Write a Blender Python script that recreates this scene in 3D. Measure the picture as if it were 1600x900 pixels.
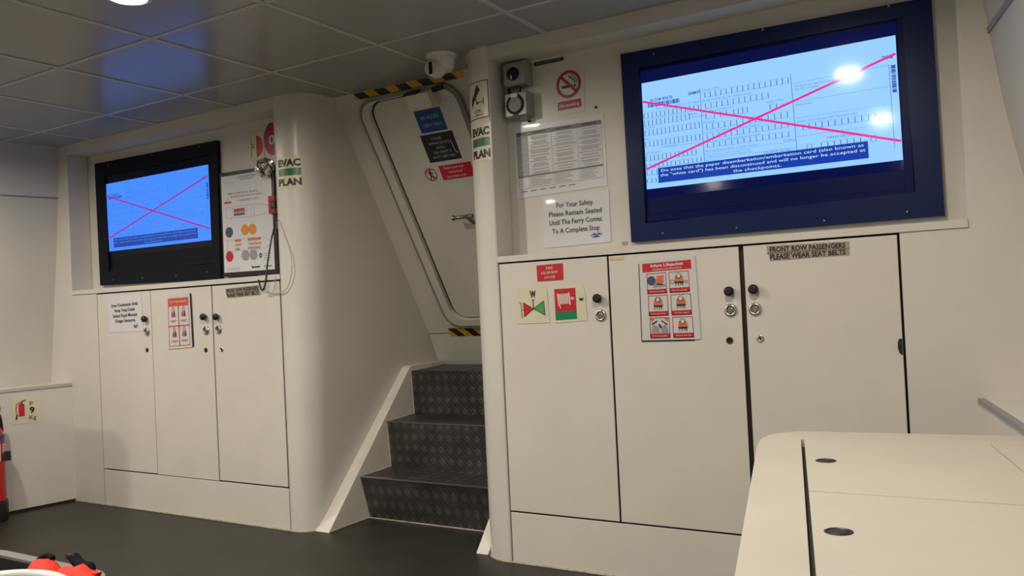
import bpy, bmesh, math, random
from mathutils import Vector, Matrix
for o in list(bpy.data.objects): bpy.data.objects.remove(o)
S = bpy.context.scene
COL = S.collection
random.seed(4)
pi = math.pi

# ------------------------------------------------------------------ camera
cam = bpy.data.cameras.new('camera'); camo = bpy.data.objects.new('camera', cam); COL.objects.link(camo)
cam.sensor_width = 36; cam.lens = 29.235; cam.clip_start = 0.02
_r = Vector((0.8562135, 0.5144087, -0.0477712)); _d = Vector((-0.0487218, -0.0116541, -0.9987444)); _f = Vector((-0.5143196, 0.8574659, 0.0150846))
M = Matrix((( _r.x, -_d.x, -_f.x, 0.550406), (_r.y, -_d.y, -_f.y, -2.898781), (_r.z, -_d.z, -_f.z, 1.067), (0, 0, 0, 1)))
camo.matrix_world = M
S.camera = camo
# ------------------------------------------------------------------ world, exposure
w = bpy.data.worlds.new('world'); S.world = w; w.use_nodes = True
w.node_tree.nodes['Background'].inputs[0].default_value = (1, .93, .85, 1)
w.node_tree.nodes['Background'].inputs[1].default_value = 0.02
S.view_settings.view_transform = 'Standard'; S.view_settings.look = 'None'
S.view_settings.exposure = 0.0; S.view_settings.gamma = 1.0; S.view_settings.use_curve_mapping = False
LAMP = 670.0                      # radiance of the ceiling lamps
LAMP_COL = (1.0, .92, .80)
LAMP_K = {-3.68: 1.30, -1.88: 1.25, -.08: .88}   # strength of each line of lamps, set unequal to balance the wall tones
LAMPS = [(x, y) for x in (-3.68, -1.88, -.08) for y in (-1.2, -2.4, -4.8)]
HC = 2.12                         # ceiling height
YB = -6.2                         # back of the cabin

# ------------------------------------------------------------------ materials
def lin(r, g, b):
    f = lambda c: (c / 255 / 12.92) if c / 255 <= .04045 else ((c / 255 + .055) / 1.055) ** 2.4
    return (f(r), f(g), f(b), 1)
def mat(name, col, rough=.5, metal=0., spec=.5, noise=0., nscale=8., bump=0., bscale=60., coat=0., emit=None, estr=1., stretch=(1, 1, 1)):
    m = bpy.data.materials.new(name); m.use_nodes = True
    nt = m.node_tree; b = nt.nodes['Principled BSDF']
    b.inputs['Base Color'].default_value = col
    b.inputs['Roughness'].default_value = rough; b.inputs['Metallic'].default_value = metal
    b.inputs['Specular IOR Level'].default_value = spec; b.inputs['Coat Weight'].default_value = coat
    if noise or bump:
        tc = nt.nodes.new('ShaderNodeTexCoord'); mp = nt.nodes.new('ShaderNodeMapping')
        mp.inputs['Scale'].default_value = stretch
        nt.links.new(tc.outputs['Object'], mp.inputs[0])
    if noise:
        n = nt.nodes.new('ShaderNodeTexNoise'); n.inputs['Scale'].default_value = nscale; n.inputs['Detail'].default_value = 6
        nt.links.new(mp.outputs[0], n.inputs['Vector'])
        r = nt.nodes.new('ShaderNodeMapRange'); r.inputs[1].default_value = .3; r.inputs[2].default_value = .7
        r.inputs[3].default_value = 1 - noise; r.inputs[4].default_value = 1 + noise * .4
        nt.links.new(n.outputs[0], r.inputs[0])
        h = nt.nodes.new('ShaderNodeHueSaturation'); h.inputs['Color'].default_value = col
        nt.links.new(r.outputs[0], h.inputs['Value']); nt.links.new(h.outputs[0], b.inputs['Base Color'])
    if bump:
        n2 = nt.nodes.new('ShaderNodeTexNoise'); n2.inputs['Scale'].default_value = bscale; n2.inputs['Detail'].default_value = 3
        nt.links.new(mp.outputs[0], n2.inputs['Vector'])
        bp = nt.nodes.new('ShaderNodeBump'); bp.inputs['Strength'].default_value = bump; bp.inputs['Distance'].default_value = .004
        nt.links.new(n2.outputs[0], bp.inputs['Height']); nt.links.new(bp.outputs[0], b.inputs['Normal'])
    if emit:
        b.inputs['Emission Color'].default_value = emit; b.inputs['Emission Strength'].default_value = estr
    return m
PAINT = mat('white_gelcoat', (.64, .61, .555, 1), .30, spec=.45, noise=.05, nscale=3, bump=.05, bscale=6)
PAINT2 = mat('white_door_laminate', (.65, .617, .556, 1), .38, spec=.4, noise=.04, nscale=5, bump=.03, bscale=8)
HULL = mat('hull_liner', (.55, .525, .475, 1), .5, noise=.05, nscale=3)
GLOSSW = mat('gloss_white_paint', (.72, .685, .615, 1), .25, spec=.5, noise=.08, nscale=14, bump=.1, bscale=25)
CEIL = mat('ceiling_panel', (.34, .335, .325, 1), .24, spec=.36, noise=.05, nscale=2.5, bump=.03, bscale=3)
BAR = mat('ceiling_t_bar', (.50, .49, .47, 1), .4)
DARK = mat('dark_gap', (.018, .014, .011, 1), .7)
BROWN = mat('raw_door_edge', (.028, .021, .016, 1), .6)
BLACK = mat('black_plastic', (.008, .008, .009, 1), .4)
BLACKG = mat('black_gloss_board', (.004, .0055, .011, 1), .3, spec=.14, bump=.03, bscale=4)
GLAREBOARD = mat('glare_blue_gloss_board', (.008, .017, .078, 1), .28, spec=.16, bump=.03, bscale=4)  # blue glare of the bright screen is put into this board colour
FLOOR = mat('dark_grey_vinyl', (.030, .029, .023, 1), .42, spec=.24, noise=.22, nscale=5, bump=.25, bscale=120)
CHROME = mat('brushed_steel', (.55, .53, .50, 1), .28, metal=1.)
DULL = mat('dull_metal', (.28, .27, .25, 1), .4, metal=1.)
GREYT = mat('grey_trim', (.24, .245, .26, 1), .45)
GREYLT = mat('pale_grey_trim', (.46, .45, .44, 1), .35)
CHESTP = mat('cream_chest_paint', (.53, .495, .415, 1), .36, spec=.35, noise=.05, nscale=5, bump=.03, bscale=8)
RUBBER = mat('grey_rubber_gasket', (.24, .24, .23, 1), .55)
GLAREBEZEL = mat('glare_blue_bezel', (.002, .007, .070, 1), .3, spec=.12)  # bezel colour carries the same painted blue screen glare
CREAM = mat('cream_sticker', lin(212, 206, 180), .35, noise=.05, nscale=20)
WHITEP = mat('white_paper', (.66, .66, .69, 1), .3, coat=.5, noise=.03, nscale=15)
WHITEP2 = mat('white_card', (.60, .60, .60, 1), .3, coat=.4)
INK = mat('black_ink', (.012, .012, .012, 1), .4)
GREYINK = mat('grey_ink', (.17, .17, .18, 1), .4)
PALEINK = mat('pale_grey_ink', (.36, .36, .38, 1), .4)
RED = mat('red_print', lin(190, 30, 42), .35)
DRED = mat('dark_red_print', lin(165, 20, 50), .35)
ORED = mat('orange_red_print', lin(205, 80, 55), .4)
GREEN = mat('green_print', lin(20, 125, 75), .35)
DGREEN = mat('dark_green_print', lin(45, 100, 70), .35)
LGREEN = mat('light_green_print', lin(70, 155, 90), .35)
BLUE = mat('blue_print', lin(20, 70, 130), .35)
BLUEL = mat('logo_blue', lin(50, 105, 180), .35)
YEL = mat('hazard_yellow', lin(215, 165, 30), .5, noise=.2, nscale=40)
YELL = mat('logo_yellow', lin(225, 195, 90), .4)
HBLK = mat('hazard_black', (.012, .014, .018, 1), .5)
WINK = mat('white_ink', (.72, .72, .70, 1), .4)
GOLDI = mat('tarnished_ink', (.40, .41, .42, 1), .4)
ORANGE = mat('orange_print', lin(205, 110, 70), .4)
ORANGE2 = mat('amber_print', lin(215, 135, 50), .4)
SLATE = mat('slate_print', lin(65, 72, 98), .4)
MGREY = mat('mid_grey_print', lin(150, 145, 148), .4)
SKIN = mat('tan_print', lin(205, 150, 120), .4)
PLATEM = mat('worn_metal_tape', (.42, .36, .29, 1), .35, metal=.15, noise=.25, nscale=60)
TAN = mat('masking_tape', lin(215, 190, 130), .5)
REDF = mat('red_fabric', lin(235, 50, 30), .7, bump=.3, bscale=200)
REDP = mat('red_enamel', lin(185, 25, 20), .25)
BLKF = mat('black_webbing', (.005, .005, .006, 1), .85, spec=.15, bump=.4, bscale=300)
GREYW = mat('grey_webbing', (.22, .21, .19, 1), .6, bump=.3, bscale=300)
GREYB = mat('grey_box_plastic', (.27, .265, .25, 1), .35)
GREYF = mat('grey_box_face', (.30, .295, .285, 1), .3)
NAVYP = mat('navy_knob', (.006, .010, .035, 1), .35, spec=.25)
GREYS = mat('grey_socket_face', (.19, .185, .18, 1), .4)
FOIL = mat('crumpled_foil', (.6, .58, .55, 1), .22, metal=1., bump=.8, bscale=40)
CABLEW = mat('white_cable', (.5, .47, .40, 1), .4)
SEATV = mat('dark_seat_vinyl', (.02, .018, .02, 1), .5)
CAULK = mat('old_sealant', (.42, .38, .31, 1), .6, noise=.35, nscale=30)
GLASSB = mat('lens_glass', (.004, .004, .005, 1), .05)
LAMPM = {x: mat('lamp_diffuser', (.8, .8, .8, 1), .5, emit=(*LAMP_COL, 1), estr=LAMP * k) for x, k in LAMP_K.items()}

def checker_plate():
    m = bpy.data.materials.new('steel_tread_plate'); m.use_nodes = True
    nt = m.node_tree; N = nt.nodes.new; L = nt.links.new; b = nt.nodes['Principled BSDF']
    tc = N('ShaderNodeTexCoord'); sp = N('ShaderNodeSeparateXYZ'); L(tc.outputs['Object'], sp.inputs[0])
    def ma(op, a, c):
        n = N('ShaderNodeMath'); n.operation = op
        for i, v in enumerate((a, c)):
            if isinstance(v, (int, float)): n.inputs[i].default_value = v
            else: L(v, n.inputs[i])
        return n.outputs[0]
    v = ma('ADD', sp.outputs[1], sp.outputs[2])
    a = ma('ADD', sp.outputs[0], v); c = ma('SUBTRACT', sp.outputs[0], v)
    pr_ = ma('MULTIPLY', ma('SINE', ma('MULTIPLY', a, 18 * pi), 0), ma('SINE', ma('MULTIPLY', c, 18 * pi), 0))
    mr = N('ShaderNodeMapRange'); L(pr_, mr.inputs[0]); mr.inputs[1].default_value = .18; mr.inputs[2].default_value = .45
    ck = mr.outputs[0]
    sa = ma('SINE', ma('MULTIPLY', a, 18 * pi * 4), 0); sc = ma('SINE', ma('MULTIPLY', c, 18 * pi * 4), 0)
    mx = N('ShaderNodeMix'); L(ck, mx.inputs[0]); L(sa, mx.inputs[2]); L(sc, mx.inputs[3])
    bp = N('ShaderNodeBump'); bp.inputs['Strength'].default_value = .55; bp.inputs['Distance'].default_value = .004
    hh = ma('ADD', ma('MULTIPLY', mx.outputs[0], .22), ma('MULTIPLY', ck, .8)); L(hh, bp.inputs['Height'])
    L(bp.outputs[0], b.inputs['Normal'])
    no = N('ShaderNodeTexNoise'); no.inputs['Scale'].default_value = 7; L(tc.outputs['Object'], no.inputs['Vector'])
    r = N('ShaderNodeMapRange'); r.inputs[1].default_value = .3; r.inputs[2].default_value = .7; r.inputs[3].default_value = .6; r.inputs[4].default_value = 1.2
    L(no.outputs[0], r.inputs[0])
    cm = N('ShaderNodeMix'); cm.data_type = 'RGBA'; L(ck, cm.inputs[0])
    cm.inputs[6].default_value = (.058, .056, .051, 1); cm.inputs[7].default_value = (.092, .090, .084, 1)
    h = N('ShaderNodeHueSaturation'); L(cm.outputs[2], h.inputs['Color']); L(r.outputs[0], h.inputs['Value'])
    L(h.outputs[0], b.inputs['Base Color'])
    b.inputs['Roughness'].default_value = .42; b.inputs['Metallic'].default_value = .25
    return m
TREAD = checker_plate()
def glow(name, r, g, b, k=1.0, rough=.09):
    c = lin(r, g, b)
    return mat(name, (.002, .002, .003, 1), rough, spec=.22, emit=c, estr=k)

# ------------------------------------------------------------------ objects
def tag(o, label=None, cat=None, group=None, kind=None):
    if label: o['label'] = label
    if cat: o['category'] = cat
    if group: o['group'] = group
    if kind: o['kind'] = kind
    return o
def thing(name, loc, label=None, cat=None, group=None, kind=None):
    o = bpy.data.objects.new(name, None); COL.objects.link(o); o.location = loc; o.empty_display_size = .05
    return tag(o, label, cat, group, kind)
def origin(o):
    v = Vector((0, 0, 0))
    while o: v += o.location; o = o.parent
    return v
class MB:
    def __init__(s): s.v = []; s.f = []; s.sm = []
    def add(s, vs, fs, smooth=False):
        n = len(s.v); s.v += [tuple(v) for v in vs]; s.f += [tuple(i + n for i in f) for f in fs]; s.sm += [smooth] * len(fs); return s
    def box(s, x0, x1, y0, y1, z0, z1, b=0.):
        if b:
            bm = bmesh.new(); bmesh.ops.create_cube(bm, size=1)
            for v in bm.verts: v.co = ((x0 + x1) / 2 + v.co.x * (x1 - x0), (y0 + y1) / 2 + v.co.y * (y1 - y0), (z0 + z1) / 2 + v.co.z * (z1 - z0))
            bmesh.ops.bevel(bm, geom=bm.edges[:], offset=b, segments=2, profile=.5, affect='EDGES')
            bm.verts.index_update()
            s.add([v.co[:] for v in bm.verts], [[v.index for v in f.verts] for f in bm.faces]); bm.free(); return s
        return s.add([(x0, y0, z0), (x1, y0, z0), (x1, y1, z0), (x0, y1, z0), (x0, y0, z1), (x1, y0, z1), (x1, y1, z1), (x0, y1, z1)],
                     [(0, 3, 2, 1), (4, 5, 6, 7), (0, 1, 5, 4), (1, 2, 6, 5), (2, 3, 7, 6), (3, 0, 4, 7)])
    def hexa(s, p):   # 8 points, bottom ring then top ring
        return s.add(p, [(0, 3, 2, 1), (4, 5, 6, 7), (0, 1, 5, 4), (1, 2, 6, 5), (2, 3, 7, 6), (3, 0, 4, 7)])
    def prism(s, pts, axis, a, b):  # polygon in the two other axes, extruded from a to b
        def P(p, t):
            return (t, p[0], p[1]) if axis == 0 else ((p[0], t, p[1]) if axis == 1 else (p[0], p[1], t))
        n = len(pts)
        return s.add([P(p, a) for p in pts] + [P(p, b) for p in pts],
                     [tuple(range(n))[::-1], tuple(range(n, 2 * n))] + [(i, (i + 1) % n, n + (i + 1) % n, n + i) for i in range(n)])
    def lathe(s, prof, c=(0, 0, 0), d=(0, 0, 1), n=24, smooth=True):
        d = Vector(d).normalized(); a = d.orthogonal().normalized(); b = d.cross(a); c = Vector(c)
        vs = []
        for r, h in prof:
            for i in range(n):
                t = 2 * pi * i / n; vs.append(c + d * h + (a * math.cos(t) + b * math.sin(t)) * r)
        fs = [(k * n + i, k * n + (i + 1) % n, (k + 1) * n + (i + 1) % n, (k + 1) * n + i) for k in range(len(prof) - 1) for i in range(n)]
        s.add(vs, fs, smooth)
        m = len(prof) - 1
        s.add(vs[:n], [tuple(range(n))[::-1]]); s.add(vs[m * n:], [tuple(range(n))]); return s
    def tube(s, pts, r, n=8, flat=None):
        P = [Vector(p) for p in pts]; vs = []
        up = Vector((0, 0, 1))
        for i, p in enumerate(P):
            t = (P[min(i + 1, len(P) - 1)] - P[max(i - 1, 0)]).normalized()
            a = t.cross(up); a = a.normalized() if a.length > .05 else t.orthogonal().normalized()
            b = a.cross(t).normalized()
            ra, rb = (flat if flat else (r, r))
            for k in range(n):
                q = 2 * pi * k / n; vs.append(p + a * ra * math.cos(q) + b * rb * math.sin(q))
        m = len(P)
        s.add(vs, [(i * n + k, i * n + (k + 1) % n, (i + 1) * n + (k + 1) % n, (i + 1) * n + k) for i in range(m - 1) for k in range(n)], True)
        s.add(vs[:n], [tuple(range(n))[::-1]]); s.add(vs[-n:], [tuple(range(n))]); return s
    def sphere(s, c, r, n=16, m=10, sc=(1, 1, 1)):
        vs = []
        for j in range(1, m):
            t = pi * j / m
            for i in range(n):
                q = 2 * pi * i / n
                vs.append((c[0] + r * sc[0] * math.sin(t) * math.cos(q), c[1] + r * sc[1] * math.sin(t) * math.sin(q), c[2] + r * sc[2] * math.cos(t)))
        k = len(vs); vs += [(c[0], c[1], c[2] + r * sc[2]), (c[0], c[1], c[2] - r * sc[2])]
        fs = [(j * n + i, (j + 1) * n + i, (j + 1) * n + (i + 1) % n, j * n + (i + 1) % n) for j in range(m - 2) for i in range(n)]
        fs += [(k, i, (i + 1) % n) for i in range(n)] + [(k + 1, (m - 2) * n + (i + 1) % n, (m - 2) * n + i) for i in range(n)]
        return s.add(vs, fs, True)
    def build(s, name, m, parent=None, label=None):
        me = bpy.data.meshes.new(name); off = origin(parent) if parent else Vector((0, 0, 0))
        me.from_pydata([tuple(Vector(v) - off) for v in s.v], [], s.f)
        for p, k in zip(me.polygons, s.sm): p.use_smooth = k
        me.update()
        bm = bmesh.new(); bm.from_mesh(me); bmesh.ops.recalc_face_normals(bm, faces=bm.faces); bm.to_mesh(me); bm.free()
        me.materials.append(m)
        o = bpy.data.objects.new(name, me); COL.objects.link(o)
        if parent: o.parent = parent
        if label: o['label'] = label
        return o
def spline(P, k=6):
    P = [Vector(p) for p in P]; out = []
    for i in range(len(P) - 1):
        p0, p1, p2, p3 = P[max(i - 1, 0)], P[i], P[i + 1], P[min(i + 2, len(P) - 1)]
        for j in range(k):
            t = j / k
            out.append(.5 * ((2 * p1) + (p2 - p0) * t + (2 * p0 - 5 * p1 + 4 * p2 - p3) * t * t + (3 * p1 - p0 - 3 * p2 + p3) * t ** 3))
    return out + [P[-1]]
def rrect(x0, x1, y0, y1, r, n=6):
    out = []
    for cx, cy, a in ((x1 - r, y1 - r, 0), (x0 + r, y1 - r, pi / 2), (x0 + r, y0 + r, pi), (x1 - r, y0 + r, 3 * pi / 2)):
        for i in range(n + 1):
            t = a + pi / 2 * i / n; out.append((cx + r * math.cos(t), cy + r * math.sin(t)))
    return out

# text: meshes of the built-in font, cached
_tc = {}
def text_mesh(s, bold=0.):
    k = (s, bold)
    if k not in _tc:
        cu = bpy.data.curves.new('lettering', 'FONT'); cu.body = s; cu.resolution_u = 2; cu.offset = bold; cu.align_x = 'LEFT'
        o = bpy.data.objects.new('lettering', cu); COL.objects.link(o)
        bpy.context.view_layer.update()
        me = o.evaluated_get(bpy.context.evaluated_depsgraph_get()).to_mesh()
        vs = [(v.co.x, v.co.y) for v in me.vertices]; fs = [tuple(p.vertices) for p in me.polygons]
        o.evaluated_get(bpy.context.evaluated_depsgraph_get()).to_mesh_clear()
        bpy.data.objects.remove(o); bpy.data.curves.remove(cu)
        _tc[k] = (vs, fs)
    return _tc[k]

# a flat or curved printed sheet; frame(u, v, l) -> point, u to the right, v down, l out of the sheet
PRINT = {'lettering', 'form_lettering', 'form_ticks', 'form_lines', 'barcode', 'table_lines', 'caption', 'caption_lettering', 'picture', 'symbol', 'deck_plan', 'outline', 'seat_block', 'logo', 'cigarette', 'figure', 'emblem', 'crossing_line'}
class Sign:
    def __init__(s, frame, W, H): s.fr = frame; s.W = W; s.H = H; s.parts = {}
    def mb(s, part, m):
        return s.parts.setdefault((part, m.name), (MB(), m))[0]
    def poly(s, part, m, pts, l=1):
        s.mb(part, m).add([s.fr(u, v, .0007 * l) for u, v in pts], [tuple(range(len(pts)))]); return s
    def rect(s, part, m, u0, v0, u1, v1, l=1, n=1):
        for i in range(n):
            a = u0 + (u1 - u0) * i / n; b = u0 + (u1 - u0) * (i + 1) / n
            s.poly(part, m, [(a, v0), (b, v0), (b, v1), (a, v1)], l)
        return s
    def frame(s, part, m, u0, v0, u1, v1, t, l=1, n=1):
        s.rect(part, m, u0, v0, u1, v0 + t, l, n); s.rect(part, m, u0, v1 - t, u1, v1, l, n)
        s.rect(part, m, u0, v0 + t, u0 + t, v1 - t, l); s.rect(part, m, u1 - t, v0 + t, u1, v1 - t, l); return s
    def ring(s, part, m, cu, cv, r, ri=0., l=1, n=28, sx=1., a0=0., a1=2 * pi):
        for i in range(n):
            t0 = a0 + (a1 - a0) * i / n; t1 = a0 + (a1 - a0) * (i + 1) / n
            P = lambda t, q: (cu + sx * q * math.cos(t), cv + q * math.sin(t))
            if ri: s.poly(part, m, [P(t0, ri), P(t0, r), P(t1, r), P(t1, ri)], l)
            else: s.poly(part, m, [(cu, cv), P(t0, r), P(t1, r)], l)
        return s
    def line(s, part, m, pts, w, l=1):
        for (a, b), (c, d) in zip(pts, pts[1:]):
            k = math.hypot(c - a, d - b) or 1; nx, ny = -(d - b) / k * w / 2, (c - a) / k * w / 2
            s.poly(part, m, [(a + nx, b + ny), (c + nx, d + ny), (c - nx, d - ny), (a - nx, b - ny)], l)
        return s
    def text(s, part, m, t, cu, cv, h, w=None, l=2, bold=0., al='c', ang=0.):
        vs, fs = text_mesh(t, bold)
        if not vs: return s
        x0 = min(v[0] for v in vs); x1 = max(v[0] for v in vs)
        k = h / .70; kx = (w / (x1 - x0)) if w else k * .95
        wd = (x1 - x0) * kx; o = {'c': -wd / 2, 'l': 0, 'r': -wd}[al]
        ca, sa = math.cos(ang), math.sin(ang); out = []
        for x, y in vs:
            a = (x - x0) * kx + o; b = -(y * k - h / 2)
            out.append(s.fr(cu + a * ca - b * sa, cv + a * sa + b * ca, .0007 * l))
        s.mb(part, m).add(out, fs); return s
    def plate(s, m, t=.003, pts=None, part='plate', n=1, l=0):
        if pts is None:
            for i in range(n):
                a = s.W * i / n; b = s.W * (i + 1) / n
                q = [(a, 0), (b, 0), (b, s.H), (a, s.H)]
                s.mb(part, m).hexa([s.fr(u, v, -t + .0007 * l) for u, v in q] + [s.fr(u, v, .0007 * l) for u, v in q])
        else:
            k = len(pts)
            s.mb(part, m).add([s.fr(u, v, -t) for u, v in pts] + [s.fr(u, v, 0) for u, v in pts],
                [tuple(range(k))[::-1], tuple(range(k, 2 * k))] + [(i, (i + 1) % k, k + (i + 1) % k, k + i) for i in range(k)])
        return s
    def build(s, parent):
        out = []
        for k, (mb, m) in s.parts.items():
            o = mb.build(k[0] if isinstance(k[0], str) else k[0][0], m, parent)
            if o.name.split('.')[0] in PRINT: o['kind'] = 'stuff'
            out.append(o)
        return out
def quad(TL, TR, BR, BL, Y, W, H):   # corners as (X, Z) on a plane of constant Y
    def fr(u, v, l):
        a, b = u / W, v / H
        x = (TL[0] * (1 - a) + TR[0] * a) * (1 - b) + (BL[0] * (1 - a) + BR[0] * a) * b
        z = (TL[1] * (1 - a) + TR[1] * a) * (1 - b) + (BL[1] * (1 - a) + BR[1] * a) * b
        return (x, Y - l, z)
    return fr
def sign(name, label, cat, corners, Y, group=None):
    TL, TR, BR, BL = corners
    W = (abs(TR[0] - TL[0]) + abs(BR[0] - BL[0])) / 2; H = (abs(TL[1] - BL[1]) + abs(TR[1] - BR[1])) / 2
    s = Sign(quad(*corners, Y, W, H), W, H)
    t = thing(name, ((TL[0] + BR[0]) / 2, Y, min(BL[1], BR[1])), label, cat, group)
    return s, t, W, H

# ================================================================== SETTING
st = lambda o: tag(o, kind='structure')
fl = st(MB().box(-6.2, 2.2, YB, 1.3, -.05, 0).build('floor', FLOOR))

# ceiling of square panels on light bars
ce = st(MB().box(-6.2, 2.2, YB, 1.3, HC + .02, HC + .06).build('ceiling', DARK))
GX = [-2.18 + .6 * i for i in range(-5, 7)]; GY = [-.30 + .6 * j for j in range(-9, 3)]
lampset = {(round(x, 2), round(y, 2)) for x, y in LAMPS}
def lamp_hole(mb, x0, x1, y0, y1, z0, z1, cx, cy, r, n=24):
    """panel with a round hole for a lamp"""
    ring = []; outer = []
    for i in range(n):
        t = 2 * pi * i / n; c, s_ = math.cos(t), math.sin(t)
        ring.append((cx + r * c, cy + r * s_)); k = min((x1 - cx) / abs(c) if abs(c) > 1e-6 else 9, (y1 - cy) / abs(s_) if abs(s_) > 1e-6 else 9)
        outer.append((cx + k * c, cy + k * s_))
    vs = [(*p, z0) for p in ring] + [(*p, z0) for p in outer] + [(*p, z1) for p in ring]
    mb.add(vs, [(i, (i + 1) % n, n + (i + 1) % n, n + i) for i in range(n)] + [(i, 2 * n + i, 2 * n + (i + 1) % n, (i + 1) % n) for i in range(n)])
for x in GX:
    for y in GY:
        a, b = x + .004, x + .596; c, d = y + .004, y + .596
        if x > .9 or y > .5: continue
        cx, cy = x + .3, y + .3
        mb = MB()
        if any(abs(cx - lx) < .02 and abs(cy - ly) < .02 for lx, ly in LAMPS): lamp_hole(mb, a, b, c, d, HC + random.uniform(-.0008, .0008), HC + .015, cx, cy, .062)
        else:
            e = [random.uniform(-.0012, .0012) for _ in range(4)]
            mb.hexa([(a, c, HC + e[0]), (b, c, HC + e[1]), (b, d, HC + e[2]), (a, d, HC + e[3]), (a, c, HC + .012), (b, c, HC + .012), (b, d, HC + .012), (a, d, HC + .012)])
        mb.build('ceiling_panel', CEIL, ce)
for x in GX: MB().box(x - .010, x + .010, YB, .22, HC - .0035, HC + .008).build('ceiling_bar', BAR, ce)
for y in GY:
    if y < .3: MB().box(-5.6, 1.6, y - .010, y + .010, HC - .0025, HC + .007).build('ceiling_bar', BAR, ce)

# flared hull sides
PROF_L = [(.70, -4.497), (1.08, -4.443), (1.47, -4.389), (1.85, -4.343), (HC + .03, -4.312)]
PROF_R = [(.70, .74), (1.00, .670), (1.25, .618), (1.45, .581), (1.60, .556), (1.73, .540), (1.90, .520), (HC + .03, .494)]     # mirrored below
def hull(side, name, PROF, lx, trim):
    w_ = st(thing(name, (side(PROF[0][1]), -3, 0)))
    ys = [.06, -.6, -1.5, -3.0, YB]
    off = lambda y: .2 * max(y, -3.0)
    def strip(z0, z1, nm, m, d0=0., d1=.03):
        mb = MB(); zs = [z for z, _ in PROF if z0 < z < z1]; zs = [z0] + zs + [z1]
        def xat(z):
            for (za, xa), (zb, xb) in zip(PROF, PROF[1:]):
                if z <= zb or zb == PROF[-1][0]:
                    return xa + (xb - xa) * (max(z, za) - za) / (zb - za)
        for y0, y1 in zip(ys, ys[1:]):
            for a, b in zip(zs, zs[1:]):
                P = [(side(xat(z) + off(y) + d), y, z) for d in (d0, -d1) for y, z in ((y0, a), (y1, a), (y1, b), (y0, b))]
                mb.hexa(P)
        return mb.build(nm, m, w_)
    z_a, z_b = trim
    strip(.60, z_a, 'hull_panel', HULL); strip(z_b, HC + .03, 'hull_panel', HULL)
    strip(z_a, z_b, 'hull_trim', GREYT, *((.006, .02) if z_b - z_a > .015 else (-.004, .02)))
    # low ledge along the side
    mb = MB(); mt = MB(); me = MB(); mk = MB()
    for y0, y1 in zip(ys, ys[1:]):
        xs = [(lx + off(y), lx - .30 + off(y)) for y in (y0, y1)]
        for b_, z0, z1, q in ((mb, .014, .685, .0), (mt, .685, .70, .0)):
            P = [(side(xs[0][0]), y0, z0), (side(xs[1][0]), y1, z0), (side(xs[1][1]), y1, z0), (side(xs[0][1]), y0, z0)]
            b_.hexa(P + [(p[0], p[1], z1) for p in P])
        P = [(side(xs[0][0] + .006), y0, .687), (side(xs[1][0] + .006), y1, .687), (side(xs[1][0] - .012), y1, .687), (side(xs[0][0] - .012), y0, .687)]
        me.hexa(P + [(p[0], p[1], .7025) for p in P])
        P = [(side(xs[0][0] - .012), y0, 0), (side(xs[1][0] - .012), y1, 0), (side(xs[1][1]), y1, 0), (side(xs[0][1]), y0, 0)]
        mk.hexa(P + [(p[0], p[1], .014) for p in P])
    mb.build('ledge_front', PAINT, w_); mt.build('ledge_top', PAINT, w_); me.build('ledge_edge_trim', GREYLT if name == 'wall_left' else GREYT, w_); mk.build('ledge_plinth', BROWN, w_)
    return w_
hull(lambda x: x, 'wall_left', PROF_L, -4.28, (1.808, 1.818)); hull(lambda x: -x, 'wall_right', [(z, -x) for z, x in PROF_R], -.452, (1.803, 1.821))
st(MB().box(-6.2, 2.2, YB - .1, YB, 0, HC).build('wall_back', PAINT))

# front bulkhead : fixed panels, recesses for the televisions, header, ledges
wf = st(thing('wall_front', (-1.88, 0, 0)))
def wp(name, m, *b, bev=.0): return MB().box(*b, bev).build(name, m, wf)
LX0, LX1, RX0, RX1 = -4.24, -2.503, -1.25, .446
wp('wall_panel', PAINT, -5.0, LX0, 0, .05, 0, HC); wp('wall_panel', PAINT, LX0, -4.000, 0, .05, 0, 1.2225)
wp('wall_panel', PAINT, RX1, 1.2, 0, .05, 0, HC); wp('wall_panel', PAINT, .254, RX1, 0, .05, 0, 1.2235)
for x0, x1, bx in ((LX0, LX1, -2.40), (RX0 - .01, RX1, RX1 + .01)):
    lx = LX0 if x0 == LX0 else -1.252
    wp('recess_back', PAINT, lx - .02, bx, .13, .16, 1.20, HC)
    wp('recess_side', PAINT, lx - .018, lx, (.05 if x0 == LX0 else .012), .127, 1.225, HC)
    if x0 != LX0: wp('recess_side', PAINT, x1, x1 + .018, .05, .13, 1.225, HC)
    wp('header', PAINT, lx + .001, x1 - .001, 0, .13, 2.062, HC)
    wp('recess_ledge', PAINT, lx + .001, x1, -.006, .13, 1.2245, 1.2495)

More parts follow.
